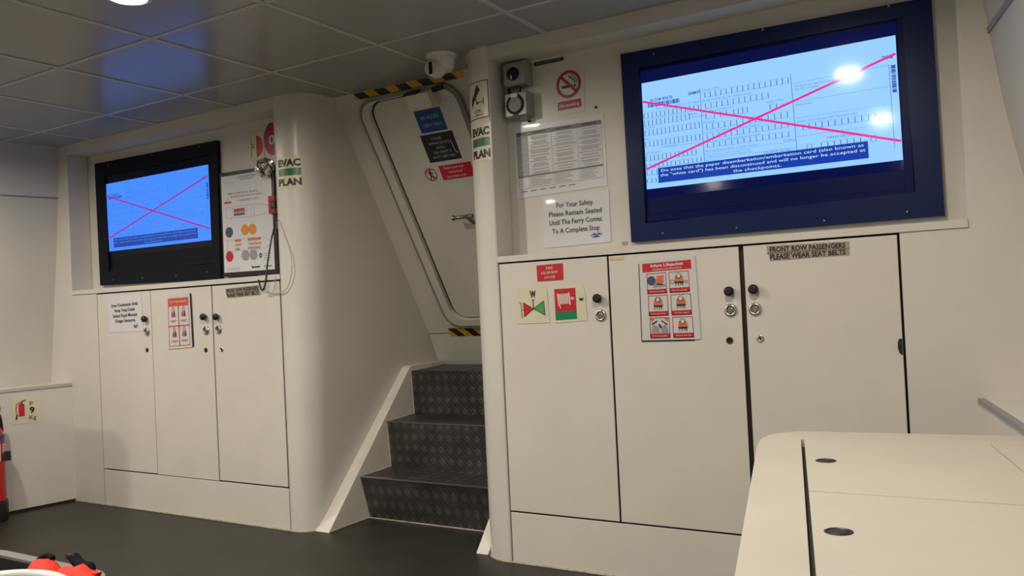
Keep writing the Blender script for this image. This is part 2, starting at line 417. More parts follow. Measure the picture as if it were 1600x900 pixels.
# rounded stair corners : column surface running into the stairwell wall
def colL(s, z, o=0.):
    t = 1 - z / HC; xw = -2.306 - .070 * t; r = .14 - .04 * t; c = xw - r; f = c + 2.503; r2 = r + o
    if s < f: return (-2.503 + s, -o, z)
    a = (s - f) / r
    if a < pi / 2: return (c + r2 * math.sin(a), r - r2 * math.cos(a), z)
    return (xw + o, r + (a - pi / 2) * r, z)
def colR(s, z, o=0.):
    r = .14; c = -1.275; f = .025; r2 = r + o
    if s < f: return (-1.25 - s, -o, z)
    a = (s - f) / r
    if a < pi / 2: return (c - r2 * math.sin(a), r - r2 * math.cos(a), z)
    return (-1.415 - o, r + (a - pi / 2) * r, z)
def column(fn, name, zs, flare):
    ss = [0, .012, .024] + [.025 + .222 * i / 16 for i in range(17)] + [.28, .33, .6, 1.0, 1.25]
    ss = sorted(set(round(q, 4) for q in ss)); mb = MB(); n = len(ss); m = len(zs)
    for th in (0, -.03):
        k = len(mb.v)
        V = [fn(q, z, th + flare(z)) for z in zs for q in ss]
        mb.add(V, [(j * n + i, j * n + i + 1, (j + 1) * n + i + 1, (j + 1) * n + i) for j in range(m - 1) for i in range(n - 1)], True)
    N = n * m
    mb.f += [(j * n, (j + 1) * n, N + (j + 1) * n, N + j * n) for j in range(m - 1)]; mb.sm += [False] * (m - 1)
    return st(mb.build(name, PAINT))
column(colL, 'wall_stair_left', [0, .7, 1.4, HC + .01], lambda z: 0)
column(colR, 'wall_stair_right', [0, .7, 1.4, 2.075, 2.09, 2.105, HC + .01], lambda z: 0 if z < 2.08 else (.004 if z < 2.1 else .011))

# raked bulkhead with the weather door
TH = math.atan(.62); SN, CS = math.sin(TH), math.cos(TH)
def rake(x, s, l=0.): return (x, .218 + s * SN - l * CS, HC - s * CS - l * SN)
zs_ = lambda z: (HC - z) / CS
def rprism(mb, pts, l0, l1):
    n = len(pts)
    return mb.add([rake(x, s, l0) for x, s in pts] + [rake(x, s, l1) for x, s in pts],
                  [tuple(range(n))[::-1], tuple(range(n, 2 * n))] + [(i, (i + 1) % n, n + (i + 1) % n, n + i) for i in range(n)])
def rring(mb, A, B, l0, l1):
    n = len(A); V = [rake(*p, l0) for p in A] + [rake(*p, l1) for p in A] + [rake(*p, l0) for p in B] + [rake(*p, l1) for p in B]
    F = []
    for i in range(n):
        j = (i + 1) % n
        F += [(n + i, n + j, 3 * n + j, 3 * n + i), (i, j, n + j, n + i), (2 * n + i, 2 * n + j, 3 * n + j, 3 * n + i)]
    return mb.add(V, F)
wb = st(thing('wall_bow', rake(-1.88, zs_(.9))))
mb = MB(); rprism(mb, [(-2.36, -.1), (-1.39, -.1), (-1.39, zs_(.900)), (-2.36, zs_(.900))], -.03, 0); mb.build('raked_panel', PAINT, wb)
y9 = rake(0, zs_(.897))[1]
MB().hexa([(-2.36, 1.10, .66), (-1.39, 1.10, .66), (-1.39, 1.14, .66), (-2.36, 1.14, .66), (-2.36, y9 + .002, .896), (-1.39, y9 + .002, .896), (-1.39, y9 + .05, .896), (-2.36, y9 + .05, .896)]).build('sill_panel', PAINT, wb)
dr = st(thing('door_1', rake(-1.875, zs_(.96))))
FA = rrect(-2.178, -1.572, zs_(2.092), zs_(.938), .105); FB = rrect(-2.160, -1.590, zs_(2.092) + .018, zs_(.938) - .018, .090)
FC = rrect(-2.112, -1.638, zs_(2.092) + .022, zs_(.985), .085); FD = rrect(-2.100, -1.650, zs_(2.092) + .032, zs_(.985) - .008, .075)
mb = MB(); rring(mb, FA, FB, .0, .022); mb.build('gasket', RUBBER, dr)
mb = MB(); rring(mb, FB, FC, .0, .028); mb.build('door_frame', PAINT, dr)
mb = MB(); rprism(mb, FC, -.02, .0015); mb.build('door_gap', DARK, dr)
mb = MB(); rprism(mb, FD, .002, .007); mb.build('door_leaf', PAINT, dr)
hd = MB(); p = rake(0, zs_(1.532), .075)
hd.lathe([(.013, 0), (.013, .012), (.009, .014), (.009, .085), (.012, .087), (.012, .12)], (-1.826, p[1], p[2]), (1, 0, 0), 14)
q = rake(0, zs_(1.50), .02)
hd.hexa([(-1.752, q[1], q[2] - .03), (-1.728, q[1], q[2] - .03), (-1.728, q[1] + .02, q[2] - .03), (-1.752, q[1] + .02, q[2] - .03), (-1.752, p[1] - .006, p[2]), (-1.728, p[1] - .006, p[2]), (-1.728, p[1] + .012, p[2]), (-1.752, p[1] + .012, p[2])])
hd.build('door_handle', DULL, dr)
mb = MB(); rprism(mb, [(-1.70, .042), (-1.64, .036), (-1.64, .062), (-1.70, .066)], .0, .035); mb.build('door_catch', BLACK, dr)

# sealant along the foot of the bulkhead
tr = st(thing('trim_1', (-1.9, 0, 0)))
def caulk(pts, r=.0045): MB().tube(pts, r, 6).build('sealant_bead', CAULK, tr)
caulk([(-4.28, -.004, .002), (-3.4, -.003, .003), (-2.503, -.004, .002)]); caulk([colL(q, 0, .003) for q in (0, .05, .08, .11, .14)])
caulk([(.45, -.004, .002), (-.4, -.003, .003), (-1.25, -.004, .002)]); caulk([colR(q, 0, .003) for q in (0, .03, .06, .09, .12, .15)])
caulk([(-2.297, .06, .002), (-2.297, .33, .003), (-1.459, .33, .003), (-1.459, .06, .002)])
# ceiling lamps
for i, (x, y) in enumerate(LAMPS):
    rw = {-1.2: 'first', -2.4: 'second', -4.8: 'last'}[y]; cl = {-3.68: 'towards the extinguisher side', -1.88: 'in line with the stairs', -.08: 'above the storage chest side'}[x]
    lab = 'round recessed ceiling lamp, %s row from the bulkhead, %s' % (rw, cl)
    t = thing('ceiling_lamp', (x, y, HC), lab, 'lamp', 'recessed lamps in the cabin ceiling')
    MB().lathe([(.062, .02), (.062, 0), (.073, -.002), (.073, -.005), (.056, -.006), (.0515, .0), (.0515, .02)], (x, y, HC), n=24).build('lamp_ring', WINK, t)
    mb = MB(); mb.add([(x + .052 * math.cos(2 * pi * k / 20), y + .052 * math.sin(2 * pi * k / 20), HC + .001) for k in range(20)], [tuple(range(20))]); mb.build('lamp_diffuser', LAMPM[x], t)

# ================================================================== STAIRS
SX0, SX1 = -2.30, -1.455
RB = [(.343, .0), (.526, .222), (.744, .470)]; NS = [(.283, .222), (.507, .464), (.731, .708)]; BK = 1.035
t = thing('stairway', ((SX0 + SX1) / 2, .343, 0), 'short flight of three steel tread plate steps between white side plates, below the door', 'stairs')
for i in range(3):
    (y0, z0), (y1, z1) = RB[i], NS[i]
    MB().hexa([(SX0, y0, z0), (SX1, y0, z0), (SX1, y0 + .01, z0), (SX0, y0 + .01, z0), (SX0, y1, z1 - .004), (SX1, y1, z1 - .004), (SX1, y1 + .01, z1 - .004), (SX0, y1 + .01, z1 - .004)]).build('riser', TREAD, t)
    ye, ze = RB[i + 1] if i < 2 else (BK, .715)
    MB().hexa([(SX0, y1, z1 - .005), (SX1, y1, z1 - .005), (SX1, ye + .01, ze - .005), (SX0, ye + .01, ze - .005), (SX0, y1, z1), (SX1, y1, z1), (SX1, ye + .01, ze), (SX0, ye + .01, ze)]).build('tread' if i < 2 else 'landing', TREAD, t)
    if i < 2: MB().box(SX0, SX1, y1 - .004, y1 + (.009 if i == 0 else .006), z1 - .005, z1 + .0015).build('nosing', CHROME if i == 0 else DULL, t)
for a, b in ((-2.39, SX0), (SX1, -1.398)):
    o = MB().prism([(.045, .0), (.4, .0), (1.045, .0), (1.045, .734), (.738, .734), (.720, .724)], 0, a, b)
    o.build('stringer', GLOSSW, t)
for xs in (SX0 + .002, SX1 - .002):
    MB().tube([(xs, .343, .002), (xs, .285, .22), (xs, .525, .224), (xs, .508, .462), (xs, .743, .472), (xs, .732, .706), (xs, 1.05, .717)], .003, 5).build('weld_bead', CAULK, t)

# ================================================================== LOCKERS
def locker(loc, label, xs, gaps, zt, knobs, dx=0):
    t = thing('locker_cabinet', loc, label, 'cabinet', 'built-in locker cabinets')
    x0, x1 = xs[0], xs[-1]
    MB().box(x0 + .001, x1 - .001, .022, .115, .0, 1.222).build('carcass', DARK if x0 < -3 else BROWN, t)
    MB().box(x0 + .006, x1 - .006, .0, .007, .0, .2045, .0015).build('plinth', PAINT2, t)
    for i in range(3):
        a = xs[i] + gaps[i][0]; b = xs[i + 1] - gaps[i][1]; z0 = .2115 - (.003 if (i == 1 and x0 < -3) else 0); y = -.002 if (i == 1 and x0 < -3) else 0.
        d = MB().box(a, b, y, .007, z0, zt, .0015).build('door', PAINT2, t)
        for kind, kx, kz in knobs[i]:
            c = (kx, y, kz)
            if kind == 'knob': MB().lathe([(.007, 0), (.007, .008), (.0165, .010), (.0175, .018), (.0165, .025), (.010, .028)], c, (0, -1, 0), 16).build('knob', BLACK, d, 'black knob')
            elif kind == 'lock':
                r_ = .0235
                MB().lathe([(r_, -.001), (r_, .003), (r_ * .86, .008), (r_ * .62, .009), (r_ * .58, .004)], c, (0, -1, 0), 20).build('lock_ring', CHROME, d, 'round steel lock')
                MB().lathe([(r_ * .57, -.001), (r_ * .57, .005), (r_ * .4, .0065)], c, (0, -1, 0), 16).build('lock_plug', DULL, d)
            elif kind == 'hole':
                MB().lathe([(.0125, -.001), (.0125, .002), (.0105, .003), (.008, .001)], c, (0, -1, 0), 14).build('keyhole', BLACK, d)
            elif kind == 'steel':
                MB().lathe([(.0135, -.001), (.0135, .002), (.0115, .004), (.007, .004), (.006, .002)], c, (0, -1, 0), 14).build('keyhole', CHROME, d)
                MB().box(kx - .0015, kx + .0015, -.0048, -.003, kz - .006, kz + .006).build('key_slot', BLACK, d)
            elif kind == 'latch':
                MB().prism([(kx - .004, kz - .02), (kx + .005, kz - .026), (kx + .005, kz + .026), (kx - .004, kz + .026), (kx - .008, kz + .012), (kx - .008, kz - .008)], 1, -.003, .004).build('finger_notch', BLACK, d)
    return t
locker((-3.25, .06, 0), 'built-in white locker with three narrow doors beside the large rounded column', [-4.000, -3.506, -3.005, -2.503],
       [(.005, .0035), (.0035, .004), (.004, .010)], 1.2165,
       [[('knob', -3.549, 1.063), ('lock', -3.548, .992), ('hole', -3.555, .890)], [('knob', -3.058, 1.059), ('lock', -3.056, .988), ('hole', -3.066, .885)],
        [('knob', -2.963, 1.056), ('lock', -2.962, .990), ('steel', -2.946, .887)]])
locker((-.5, .06, 0), 'built-in white locker with three wide doors and fire equipment signs, beside the slim pillar', [-1.250, -.759, -.257, .254],
       [(.006, .004), (.004, .003), (.014, .008)], 1.2175,
       [[('knob', -.803, 1.060), ('lock', -.798, .994)], [('knob', -.296, 1.063), ('lock', -.297, .996), ('hole', -.307, .890)],
        [('knob', -.211, 1.066), ('lock', -.212, .997), ('steel', -.200, .895), ('latch', .240, .861)]])

# ================================================================== TELEVISIONS
def television(label, B, O, SC, board, glows, ysc=.120):
    """B board corners, O opening, SC lit picture, all (X, Z); board front at Y .108"""
    bg, bar, ink, line_, ban, wht, pink, bars = glows
    t = thing('television', ((B[0][0] + B[1][0]) / 2, .12, min(B[2][1], B[3][1])), label, 'television', 'televisions in the bulkhead recesses')
    mb = MB(); V = []
    for y in (.1285, .106):
        V += [(x, y, z) for x, z in B] + [(x, y, z) for x, z in O]
    F = []
    for i in range(4):
        j = (i + 1) % 4
        F += [(8 + i, 8 + j, 12 + j, 12 + i), (i, j, 8 + j, 8 + i), (4 + i, 4 + j, 12 + j, 12 + i), (i, j, 4 + j, 4 + i)]
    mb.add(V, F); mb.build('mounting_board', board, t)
    for bx, bz in ((.12, .965), (.5, .975), (.88, .965), (.12, .035), (.38, .03), (.66, .028), (.9, .035)):
        x = B[3][0] + (B[2][0] - B[3][0]) * bx; z = B[3][1] + (B[0][1] - B[3][1]) * bz
        MB().lathe([(.0035, 0), (.0035, .001), (.002, .0018)], (x, .106, z), (0, -1, 0), 8).build('screw', CHROME, t)
    x0, x1, z0, z1 = min(p[0] for p in O) + .003, max(p[0] for p in O) - .003, min(p[1] for p in O) + .003, max(p[1] for p in O) - .003
    # bezel with lower lip
    mb = MB(); mb.box(x0, x1, .119, .1285, z0, z1)
    mb.build('bezel', GLAREBEZEL if board is GLAREBOARD else BLACKG, t)
    MB().box(SC[1][0] + .006, x1, .112, .119, z0 + .0, z1, .002).box(x0, x1, .113, .119, z0, z0 + .03, .002).build('bezel_lip', GLAREBEZEL if board is GLAREBOARD else BLACKG, t)
    W = SC[1][0] - SC[0][0]; H = SC[0][1] - SC[3][1]
    # the panel: black bars above and below the picture still leak a little backlight
    MB().box(SC[0][0] - .004, SC[1][0] + .004, .1178, .1195, SC[3][1] - .034, SC[0][1] + .046).build('letterbox_panel', bars, t)
    q_ = quad(*SC, .1130, 1.0, 1.0)
    def lean(u, v, l):
        x, y, z = q_(u, v, l); return (x, y + .0040 * (1 - v), z)      # the panel leans back a little
    s = Sign(lean, 1., 1.)
    k = W / H
    s.plate(bg, .0006, part='screen')
    # ---- the form shown on the screen
    T = lambda tx, u, v, h, w_=None, b=0., al='l', m=line_: s.text('form_lettering', m, tx, u, v, h, w_, 2, b, al)
    def comb(u0, u1, v0, v1, n, left=True):
        s.line('form_lines', line_, [(u0, v1), (u1, v1)], .003); s.line('form_lines', line_, [(u0, v0), (u1, v0)], .002)
        for i in range(n + 1): s.poly('form_ticks', ink, [(u0 + (u1 - u0) * i / n - .0012, v0 + .004), (u0 + (u1 - u0) * i / n + .0012, v0 + .004), (u0 + (u1 - u0) * i / n + .0012, v1), (u0 + (u1 - u0) * i / n - .0012, v1)], 2)
    T('A1234-45676', .035, .175, .028, .10, .01, m=ban)
    random.seed(7)
    for i in range(26): s.rect('barcode', ban, .025 + i * .0055, .20, .025 + i * .0055 + random.choice((.0025, .004, .0048)), .24, 2)
    T('DHHM 071', .205, .175, .026, .05, .03, m=ink)
    T('FULL NAME (BLOCK LETTERS)', .06, .262, .018, .19)
    comb(.005, .245, .285, .335, 13); comb(.005, .205, .35, .41, 11); T('Male', .20, .365, .017); T('Female', .215, .392, .017)
    comb(.005, .245, .445, .50, 13); comb(.005, .245, .55, .605, 13); T('Name', .003, .425, .016); T('No.', .003, .53, .016)
    s.line('form_lines', line_, [(.07, .63), (.25, .63)], .003); T('Country', .075, .62, .016)
    comb(.005, .225, .685, .735, 12); T('DATE OF BIRTH', .003, .665, .018, .07); comb(.005, .245, .765, .805, 13); comb(.12, .255, .825, .865, 8); comb(.005, .095, .825, .87, 4)
    comb(.005, .045, .90, .94, 2)
    s.line('form_lines', line_, [(.255, .14), (.258, .82)], .003); s.line('form_lines', line_, [(.62, .16), (.628, .82)], .003)
    T('Country of Birth', .262, .165, .02, .075); comb(.275, .61, .185, .235, 15)
    T('Identity Card Number (for Malaysian Only)', .262, .262, .02, .20); comb(.275, .53, .285, .335, 11)
    T('Date of Birth (DD MM YYYY)', .262, .362, .018, .13); comb(.275, .31, .38, .43, 1); comb(.335, .36, .38, .43, 1); comb(.39, .445, .38, .43, 3)
    T('Length of Stay', .52, .365, .018, .07); T('Days', .575, .405, .018, .025); comb(.535, .56, .39, .43, 1)
    T('Nationality', .262, .458, .018, .05); comb(.275, .60, .475, .525, 13)
    T('Last City / Port of Embarkation Before Singapore', .262, .548, .018, .23); comb(.275, .60, .565, .61, 13)
    T('Next City / Port of Disembarkation After', .262, .632, .018, .23); comb(.275, .60, .645, .69, 13)
    T('Have you been to Africa or South America', .262, .718, .016, .22); T('Yes', .575, .718, .016); T('No', .60, .718, .016)
    s.line('form_lines', line_, [(.258, .735), (.625, .735)], .0025)
    T('Have you ever used a passport under', .262, .752, .015, .19); T('a different name to enter Singapore?', .262, .772, .015, .19)
    s.line('form_lines', line_, [(.258, .79), (.625, .79)], .0025); T('Signature', .262, .803, .014, .05); T('FOR OFFICE USE ONLY', .50, .803, .018, .11, .02)
    s.line('form_lines', line_, [(.628, .245), (.975, .23)], .0025); s.line('form_lines', line_, [(.628, .405), (.975, .40)], .0025)
    s.line('form_lines', line_, [(.628, .545), (.975, .54)], .0025); s.line('form_lines', line_, [(.628, .70), (.975, .70)], .0025); s.line('form_lines', line_, [(.972, .23), (.975, .90)], .0025)
    T('Full Name as it appears in passport/travel document', .634, .272, .018, .24); T('(BLOCK LETTERS)', .634, .30, .018, .085); T('Nationality', .634, .43, .018, .06)
    T('Identity Card Number (for Malaysian only)', .634, .575, .018, .22); comb(.655, .94, .60, .65, 12)
    T('OFFICE USE ONLY', .74, .745, .02, .11, .02); comb(.72, .86, .775, .825, 6); s.frame('form_lines', line_, .665, .775, .685, .825, .003); s.frame('form_lines', line_, .895, .775, .915, .825, .003)
    for i in range(26): s.rect('barcode', ban, .979, .235 + i * .0085, .994, .235 + i * .0085 + random.choice((.004, .006, .0075)), 2)
    T('DHHM', .952, .165, .03, .035, .03, m=ink)
    # ---- blue caption
    s.rect('caption_band', ban, .055, .815, .885, .955, 3)
    for i, (tx, w_) in enumerate((('Do note that the paper disembarkation/embarkation card (also known as', .80), ('the "white card") has been discontinued and will no longer be accepted at', .81), ('the checkpoints.', .19))):
        s.text('caption_lettering', wht, tx, .47, .842 + i * .042, .026, w_, 5, .0)
    s.line('crossing_line', pink, [(.002, .175), (.998, .85)], .017, 6); s.line('crossing_line', pink, [(.002, .815), (.998, .15)], .017, 7)
    s.build(t)
    return t
tvL = television('television with darker blue picture and pink cross, beside the evacuation poster',
    [(-4.135, 2.008), (-3.045, 1.997), (-3.061, 1.253), (-4.127, 1.275)], [(-4.045, 1.925), (-3.095, 1.932), (-3.112, 1.340), (-4.038, 1.354)],
    [(-4.050, 1.876), (-3.134, 1.880), (-3.129, 1.4705), (-4.033, 1.473)], BLACKG,
    (glow('screen_blue', 72, 142, 255, 1.0), None, glow('screen_ink_soft', 52, 112, 225), glow('screen_line_soft', 56, 120, 232), glow('screen_band_soft', 28, 68, 165), glow('screen_caption_soft', 80, 145, 245),
     glow('screen_pink_soft', 165, 40, 150), glow('screen_black_soft', 4, 8, 26, .5)))
tvR = television('television with bright pale blue form and pink cross, frame coloured with blue screen glare, above the wide locker',
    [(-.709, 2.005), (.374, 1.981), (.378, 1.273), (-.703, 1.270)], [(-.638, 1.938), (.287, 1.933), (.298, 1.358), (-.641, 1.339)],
    [(-.633, 1.879), (.2625, 1.882), (.2655, 1.468), (-.631, 1.469)], GLAREBOARD,
    (glow('screen_pale', 150, 204, 255, 1.05), None, glow('screen_ink', 25, 45, 120), glow('screen_line', 96, 142, 208), glow('screen_band', 22, 62, 170), glow('screen_caption', 205, 235, 255),
     glow('screen_pink', 232, 50, 150), glow('screen_black', 4, 14, 72, .8)))

# ================================================================== NOTICES ON THE LOCKERS
YD = -.0022
def logo(s, u, v, k):
    s.ring('logo', YELL, u + .012 * k, v - .010 * k, .010 * k, .006 * k, 2, 12, 1., pi, 2 * pi)
    s.poly('logo', BLUEL, [(u - .03 * k, v + .004 * k), (u - .01 * k, v - .008 * k), (u, v - .001 * k), (u + .012 * k, v - .008 * k), (u + .03 * k, v + .003 * k), (u + .01 * k, v + .001 * k), (u, v + .006 * k), (u - .012 * k, v + .002 * k)], 3)
    s.poly('logo', BLUE, [(u - .025 * k, v + .010 * k), (u - .005 * k, v + .006 * k), (u + .02 * k, v + .008 * k), (u + .0 * k, v + .013 * k)], 3)
s, t, W, H = sign('safety_notice', 'white Malay-language safety notice taped to the narrow locker door nearest the side wall', 'notice', [(-3.893, 1.195), (-3.588, 1.207), (-3.579, .997), (-3.889, .993)], YD)
s.plate(WHITEP, .0015)
for i, (tx, w_) in enumerate((('Demi Keselamatan Anda', .24), ('Harap Tetap Duduk', .19), ('Sampai Kapal Merapat', .225), ('Dengan Sempurna', .18))): s.text('lettering', INK, tx, W * .50, H * (.25 + .145 * i), .019, w_, 2, .012)
logo(s, W * .80, H * .85, .9); s.build(t)

s, t, W, H = sign('lifejacket_card', 'narrow red and white lifejacket card with four pictures on the narrow locker', 'notice', [(-3.362, 1.188), (-3.172, 1.19), (-3.168, .902), (-3.368, .893)], YD - .0045)
s.rect('backing', BLACK, .01, .004, W + .012, H - .002, -2); s.plate(WHITEP2, .0025)
s.rect('heading', ORED, .012, .022, W - .012, .062); s.text('lettering', WINK, 'HOW TO WEAR A LIFEJACKET', W / 2, .042, .010, W * .74, 2)
s.frame('border', ORED, .012, .062, W - .012, H - .012, .004); s.rect('border', ORED, W / 2 - .004, .062, W / 2 + .004, H - .012); s.rect('border', ORED, .012, .168, W - .012, .175)
for i, (cu, cv) in enumerate(((.055, .105), (.140, .105), (.060, .212), (.140, .212))):
    s.ring('picture', MGREY, cu, cv - .022, .010, .007, 2, 14, .8)
    s.poly('picture', DRED, [(cu - .013, cv - .012), (cu + .013, cv - .012), (cu + .016, cv + .018), (cu - .016, cv + .018)], 2)
    s.rect('picture', BLACK, cu - .014, cv + .002, cu + .014, cv + .007, 3); s.poly('picture', WHITEP2, [(cu - .003, cv - .012), (cu + .003, cv - .012), (cu + .001, cv + .018), (cu - .001, cv + .018)], 4)
    s.line('picture', GREYINK, [(cu - .010, cv - .016), (cu - .006, cv - .034), (cu, cv - .038), (cu + .006, cv - .034), (cu + .010, cv - .016)], .002, 2)
    for j in range(2): s.rect('caption', GREYINK, cu - .026 + .006 * j, cv + .036 + j * .006, cu + .026 - .008 * j, cv + .039 + j * .006, 2)
    s.text('caption', GREYINK, str(i + 1), cu - .034, cv - .033, .007)
s.build(t)

def belt_plate(corners, label):
    s, t, W, H = sign('seat_belt_plate', label, 'sign', corners, YD, 'front row seat belt plates')
    s.plate(PLATEM, .0012, [(0, 0), (W, 0), (W, H), (W * .55, H * .97), (W * .3, H), (W * .04, H * .99), (W * .01, H * .55)])
    s.rect('split_line', BROWN, 0, H * .485, W, H * .515, 2)
    s.text('lettering', INK, 'FRONT ROW PASSENGERS', W / 2, H * .26, H * .34, W * .92, 2, .03); s.text('lettering', INK, 'PLEASE WEAR SEAT BELTS', W / 2, H * .745, H * .34, W * .92, 2, .03)
    s.build(t)
belt_plate([(-2.898, 1.198), (-2.648, 1.205), (-2.642, 1.155), (-2.896, 1.149)], 'worn metallic seat belt plate under the hanging cables of the evacuation poster')
belt_plate([(-.163, 1.213), (.103, 1.208), (.102, 1.163), (-.162, 1.160)], 'worn metallic seat belt plate on the wide locker door under the big television')

s, t, W, H = sign('fire_equipment_sign', 'small red engraved fire equipment locker sign above the two cream stickers', 'sign', [(-1.069, 1.202), (-.951, 1.204), (-.952, 1.139), (-1.067, 1.138)], YD)
s.plate(RED, .0025)
for i, (tx, w_) in enumerate((('FIRE', .030), ('EQUIPMENT', .075), ('LOCKER', .048))): s.text('lettering', WINK, tx, W / 2, H * (.22 + .28 * i), .010, w_, 2)
s.build(t)
s, t, W, H = sign('valve_sign', 'cream sticker with letter W over a red and green valve symbol', 'sign', [(-1.168, 1.120), (-1.024, 1.118), (-1.021, .973), (-1.169, .969)], YD)
s.plate(CREAM, .0012, [(.012, .004), (W - .016, 0), (W - .004, .012), (W, H), (.004, H - .002), (0, .014)])
s.text('lettering', INK, 'W', W * .53, .030, .025, .028, 2, .05)
cx, cy = W * .53, H * .60
s.poly('symbol', RED, [(W * .22, H * .42), (cx, cy), (W * .24, H * .80)], 2); s.poly('symbol', LGREEN, [(W * .86, H * .40), (cx, cy), (W * .88, H * .79)], 2)
s.line('outline', INK, [(W * .22, H * .42), (cx, cy), (W * .24, H * .80), (W * .22, H * .42)], .002, 3); s.line('outline', INK, [(W * .86, H * .40), (cx, cy), (W * .88, H * .79), (W * .86, H * .40)], .002, 3)
s.line('outline', INK, [(cx, cy), (cx, H * .36)], .003, 3); s.line('outline', INK, [(cx - .008, H * .36), (cx + .008, H * .36)], .002, 3)
s.line('outline', INK, [(W * .08, H * .41), (W * .14, H * .42), (W * .15, H * .62), (W * .22, H * .62)], .002, 3); s.line('outline', INK, [(W * .15, H * .62), (W * .16, H * .83)], .002, 3)
s.build(t)
s, t, W, H = sign('hose_reel_sign', 'cream sticker with red and green square, white hose reel and small w', 'sign', [(-1.001, 1.116), (-.858, 1.117), (-.855, .976), (-1.001, .970)], YD)
s.plate(CREAM, .0012, [(0, .004), (W - .012, 0), (W - .003, .03), (W, H), (.002, H)])
s.rect('panel', RED, .008, .012, W * .70, H * .70); s.rect('panel', GREEN, .008, H * .70, W * .70, H * .93)
for i in range(7): s.line('symbol', WINK, [(.026 + i * .0065, .034 - .002), (.028 + i * .0065, .072)], .004, 2)
s.line('symbol', WINK, [(.022, .030), (.026, .078)], .005, 2); s.line('symbol', WINK, [(.072, .028), (.075, .076)], .005, 2); s.line('symbol', WINK, [(.030, .074), (.032, .090)], .003, 2)
s.ring('symbol', WINK, .085, .052, .006, .0035, 2, 10); s.line('symbol', WINK, [(.076, .052), (.098, .052)], .002, 2)
s.text('lettering', INK, 'w', W * .86, .056, .015, .021, 2, .05); s.build(t)

s, t, W, H = sign('infant_lifejacket_card', 'laminated infant lifejacket card with six red bordered pictures on the wide locker', 'notice', [(-.630, 1.193), (-.416, 1.198), (-.410, .897), (-.633, .896)], YD - .002)
s.rect('backing', BLACK, -.004, .012, W * .9, H + .005, -2); s.plate(WHITEP2, .0025)
s.rect('heading', RED, .012, .014, W - .016, .046); s.text('lettering', WINK, 'Infant Lifejacket', W * .5, .024, .011, W * .58, 2, .02); s.text('lettering', WINK, 'DONNING INSTRUCTIONS', W * .5, .039, .007, W * .52, 2)
for i in range(6):
    c, r = i % 2, i // 2; u0 = .028 + c * .087 + r * .002; v0 = .052 + r * .082; u1, v1 = u0 + .076, v0 + .076
    pf = ('picture_frame', i); s.frame(pf, RED, u0, v0, u1, v1, .0022, 2); s.rect(pf, RED, u0, v1 - .017, u1, v1, 2)
    s.text('caption', WINK, ('Support the head', 'Pass arms through', 'Close the front', 'Tie the tapes', 'Fasten the collar', 'Check the fit')[i], (u0 + u1) / 2, v1 - .0085, .005, .055, 3)
    a, b = (u0 + u1) / 2, (v0 + v1) / 2 - .008
    if i == 0:
        s.ring('picture', SLATE, a - .020, b - .003, .017, 0, 3, 16); s.poly('picture', ORANGE, [(a + .002, b - .02), (a + .028, b - .02), (a + .026, b + .006), (a - .002, b + .008)], 3); s.line('picture', INK, [(a, b + .010), (a + .024, b + .014)], .004, 4); s.ring('picture', MGREY, a + .01, b + .022, .016, 0, 2, 12, 1.6, pi, 2 * pi)
    elif i == 4:
        s.poly('picture', MGREY, [(u0 + .004, b + .026), (u0 + .012, b - .006), (a - .004, b + .004), (a - .002, b + .026)], 3); s.poly('picture', MGREY, [(u1 - .004, b + .026), (u1 - .014, b - .006), (a + .006, b + .004), (a + .004, b + .026)], 3)
        s.line('picture', INK, [(u0 + .008, b - .006), (a - .008, b - .018)], .004, 4); s.line('picture', INK, [(u1 - .008, b - .004), (a + .008, b - .018)], .004, 4)
        s.line('picture', INK, [(a - .002, b - .006), (a + .006, b + .008)], .007, 4); s.poly('picture', ORANGE, [(u0 + .004, v0 + .003), (u0 + .02, v0 + .003), (u0 + .008, v0 + .016)], 3); s.poly('picture', ORANGE, [(u1 - .004, v0 + .003), (u1 - .02, v0 + .003), (u1 - .008, v0 + .016)], 3)
    else:
        k = -.006 if i == 2 else 0
        s.ring('picture', MGREY, a, b - .014, .0105, .008, 3, 14); s.poly('picture', ORANGE, [(a - .015, b - .012), (a - .007, b - .016 + k), (a + .007, b - .016 + k), (a + .015, b - .012), (a + .018, b + .008), (a - .018, b + .008)], 3)
        s.ring('picture', WHITEP2, a, b - .013, .007, 0, 4, 12)
        s.rect('picture', INK, a - .017, b + .007, a + .017, b + .012, 4)
        for q in (-.012, -.003, .006, .012): s.line('picture', INK, [(a + q, b + .012), (a + q * 1.2, b + .022)], .0025, 4)
        if i == 1:
            s.ring('picture', GREYINK, a - .026, b + .006, .008, .006, 3, 12); s.ring('picture', GREYINK, a + .027, b + .008, .006, .004, 3, 12)
s.build(t)
s, t, W, H = sign('masking_tape', 'small strip of tan tape at the top corner of the middle wide locker door', 'tape', [(-.751, 1.214), (-.693, 1.213), (-.694, 1.201), (-.751, 1.202)], YD); s.plate(TAN, .0006); s.build(t)

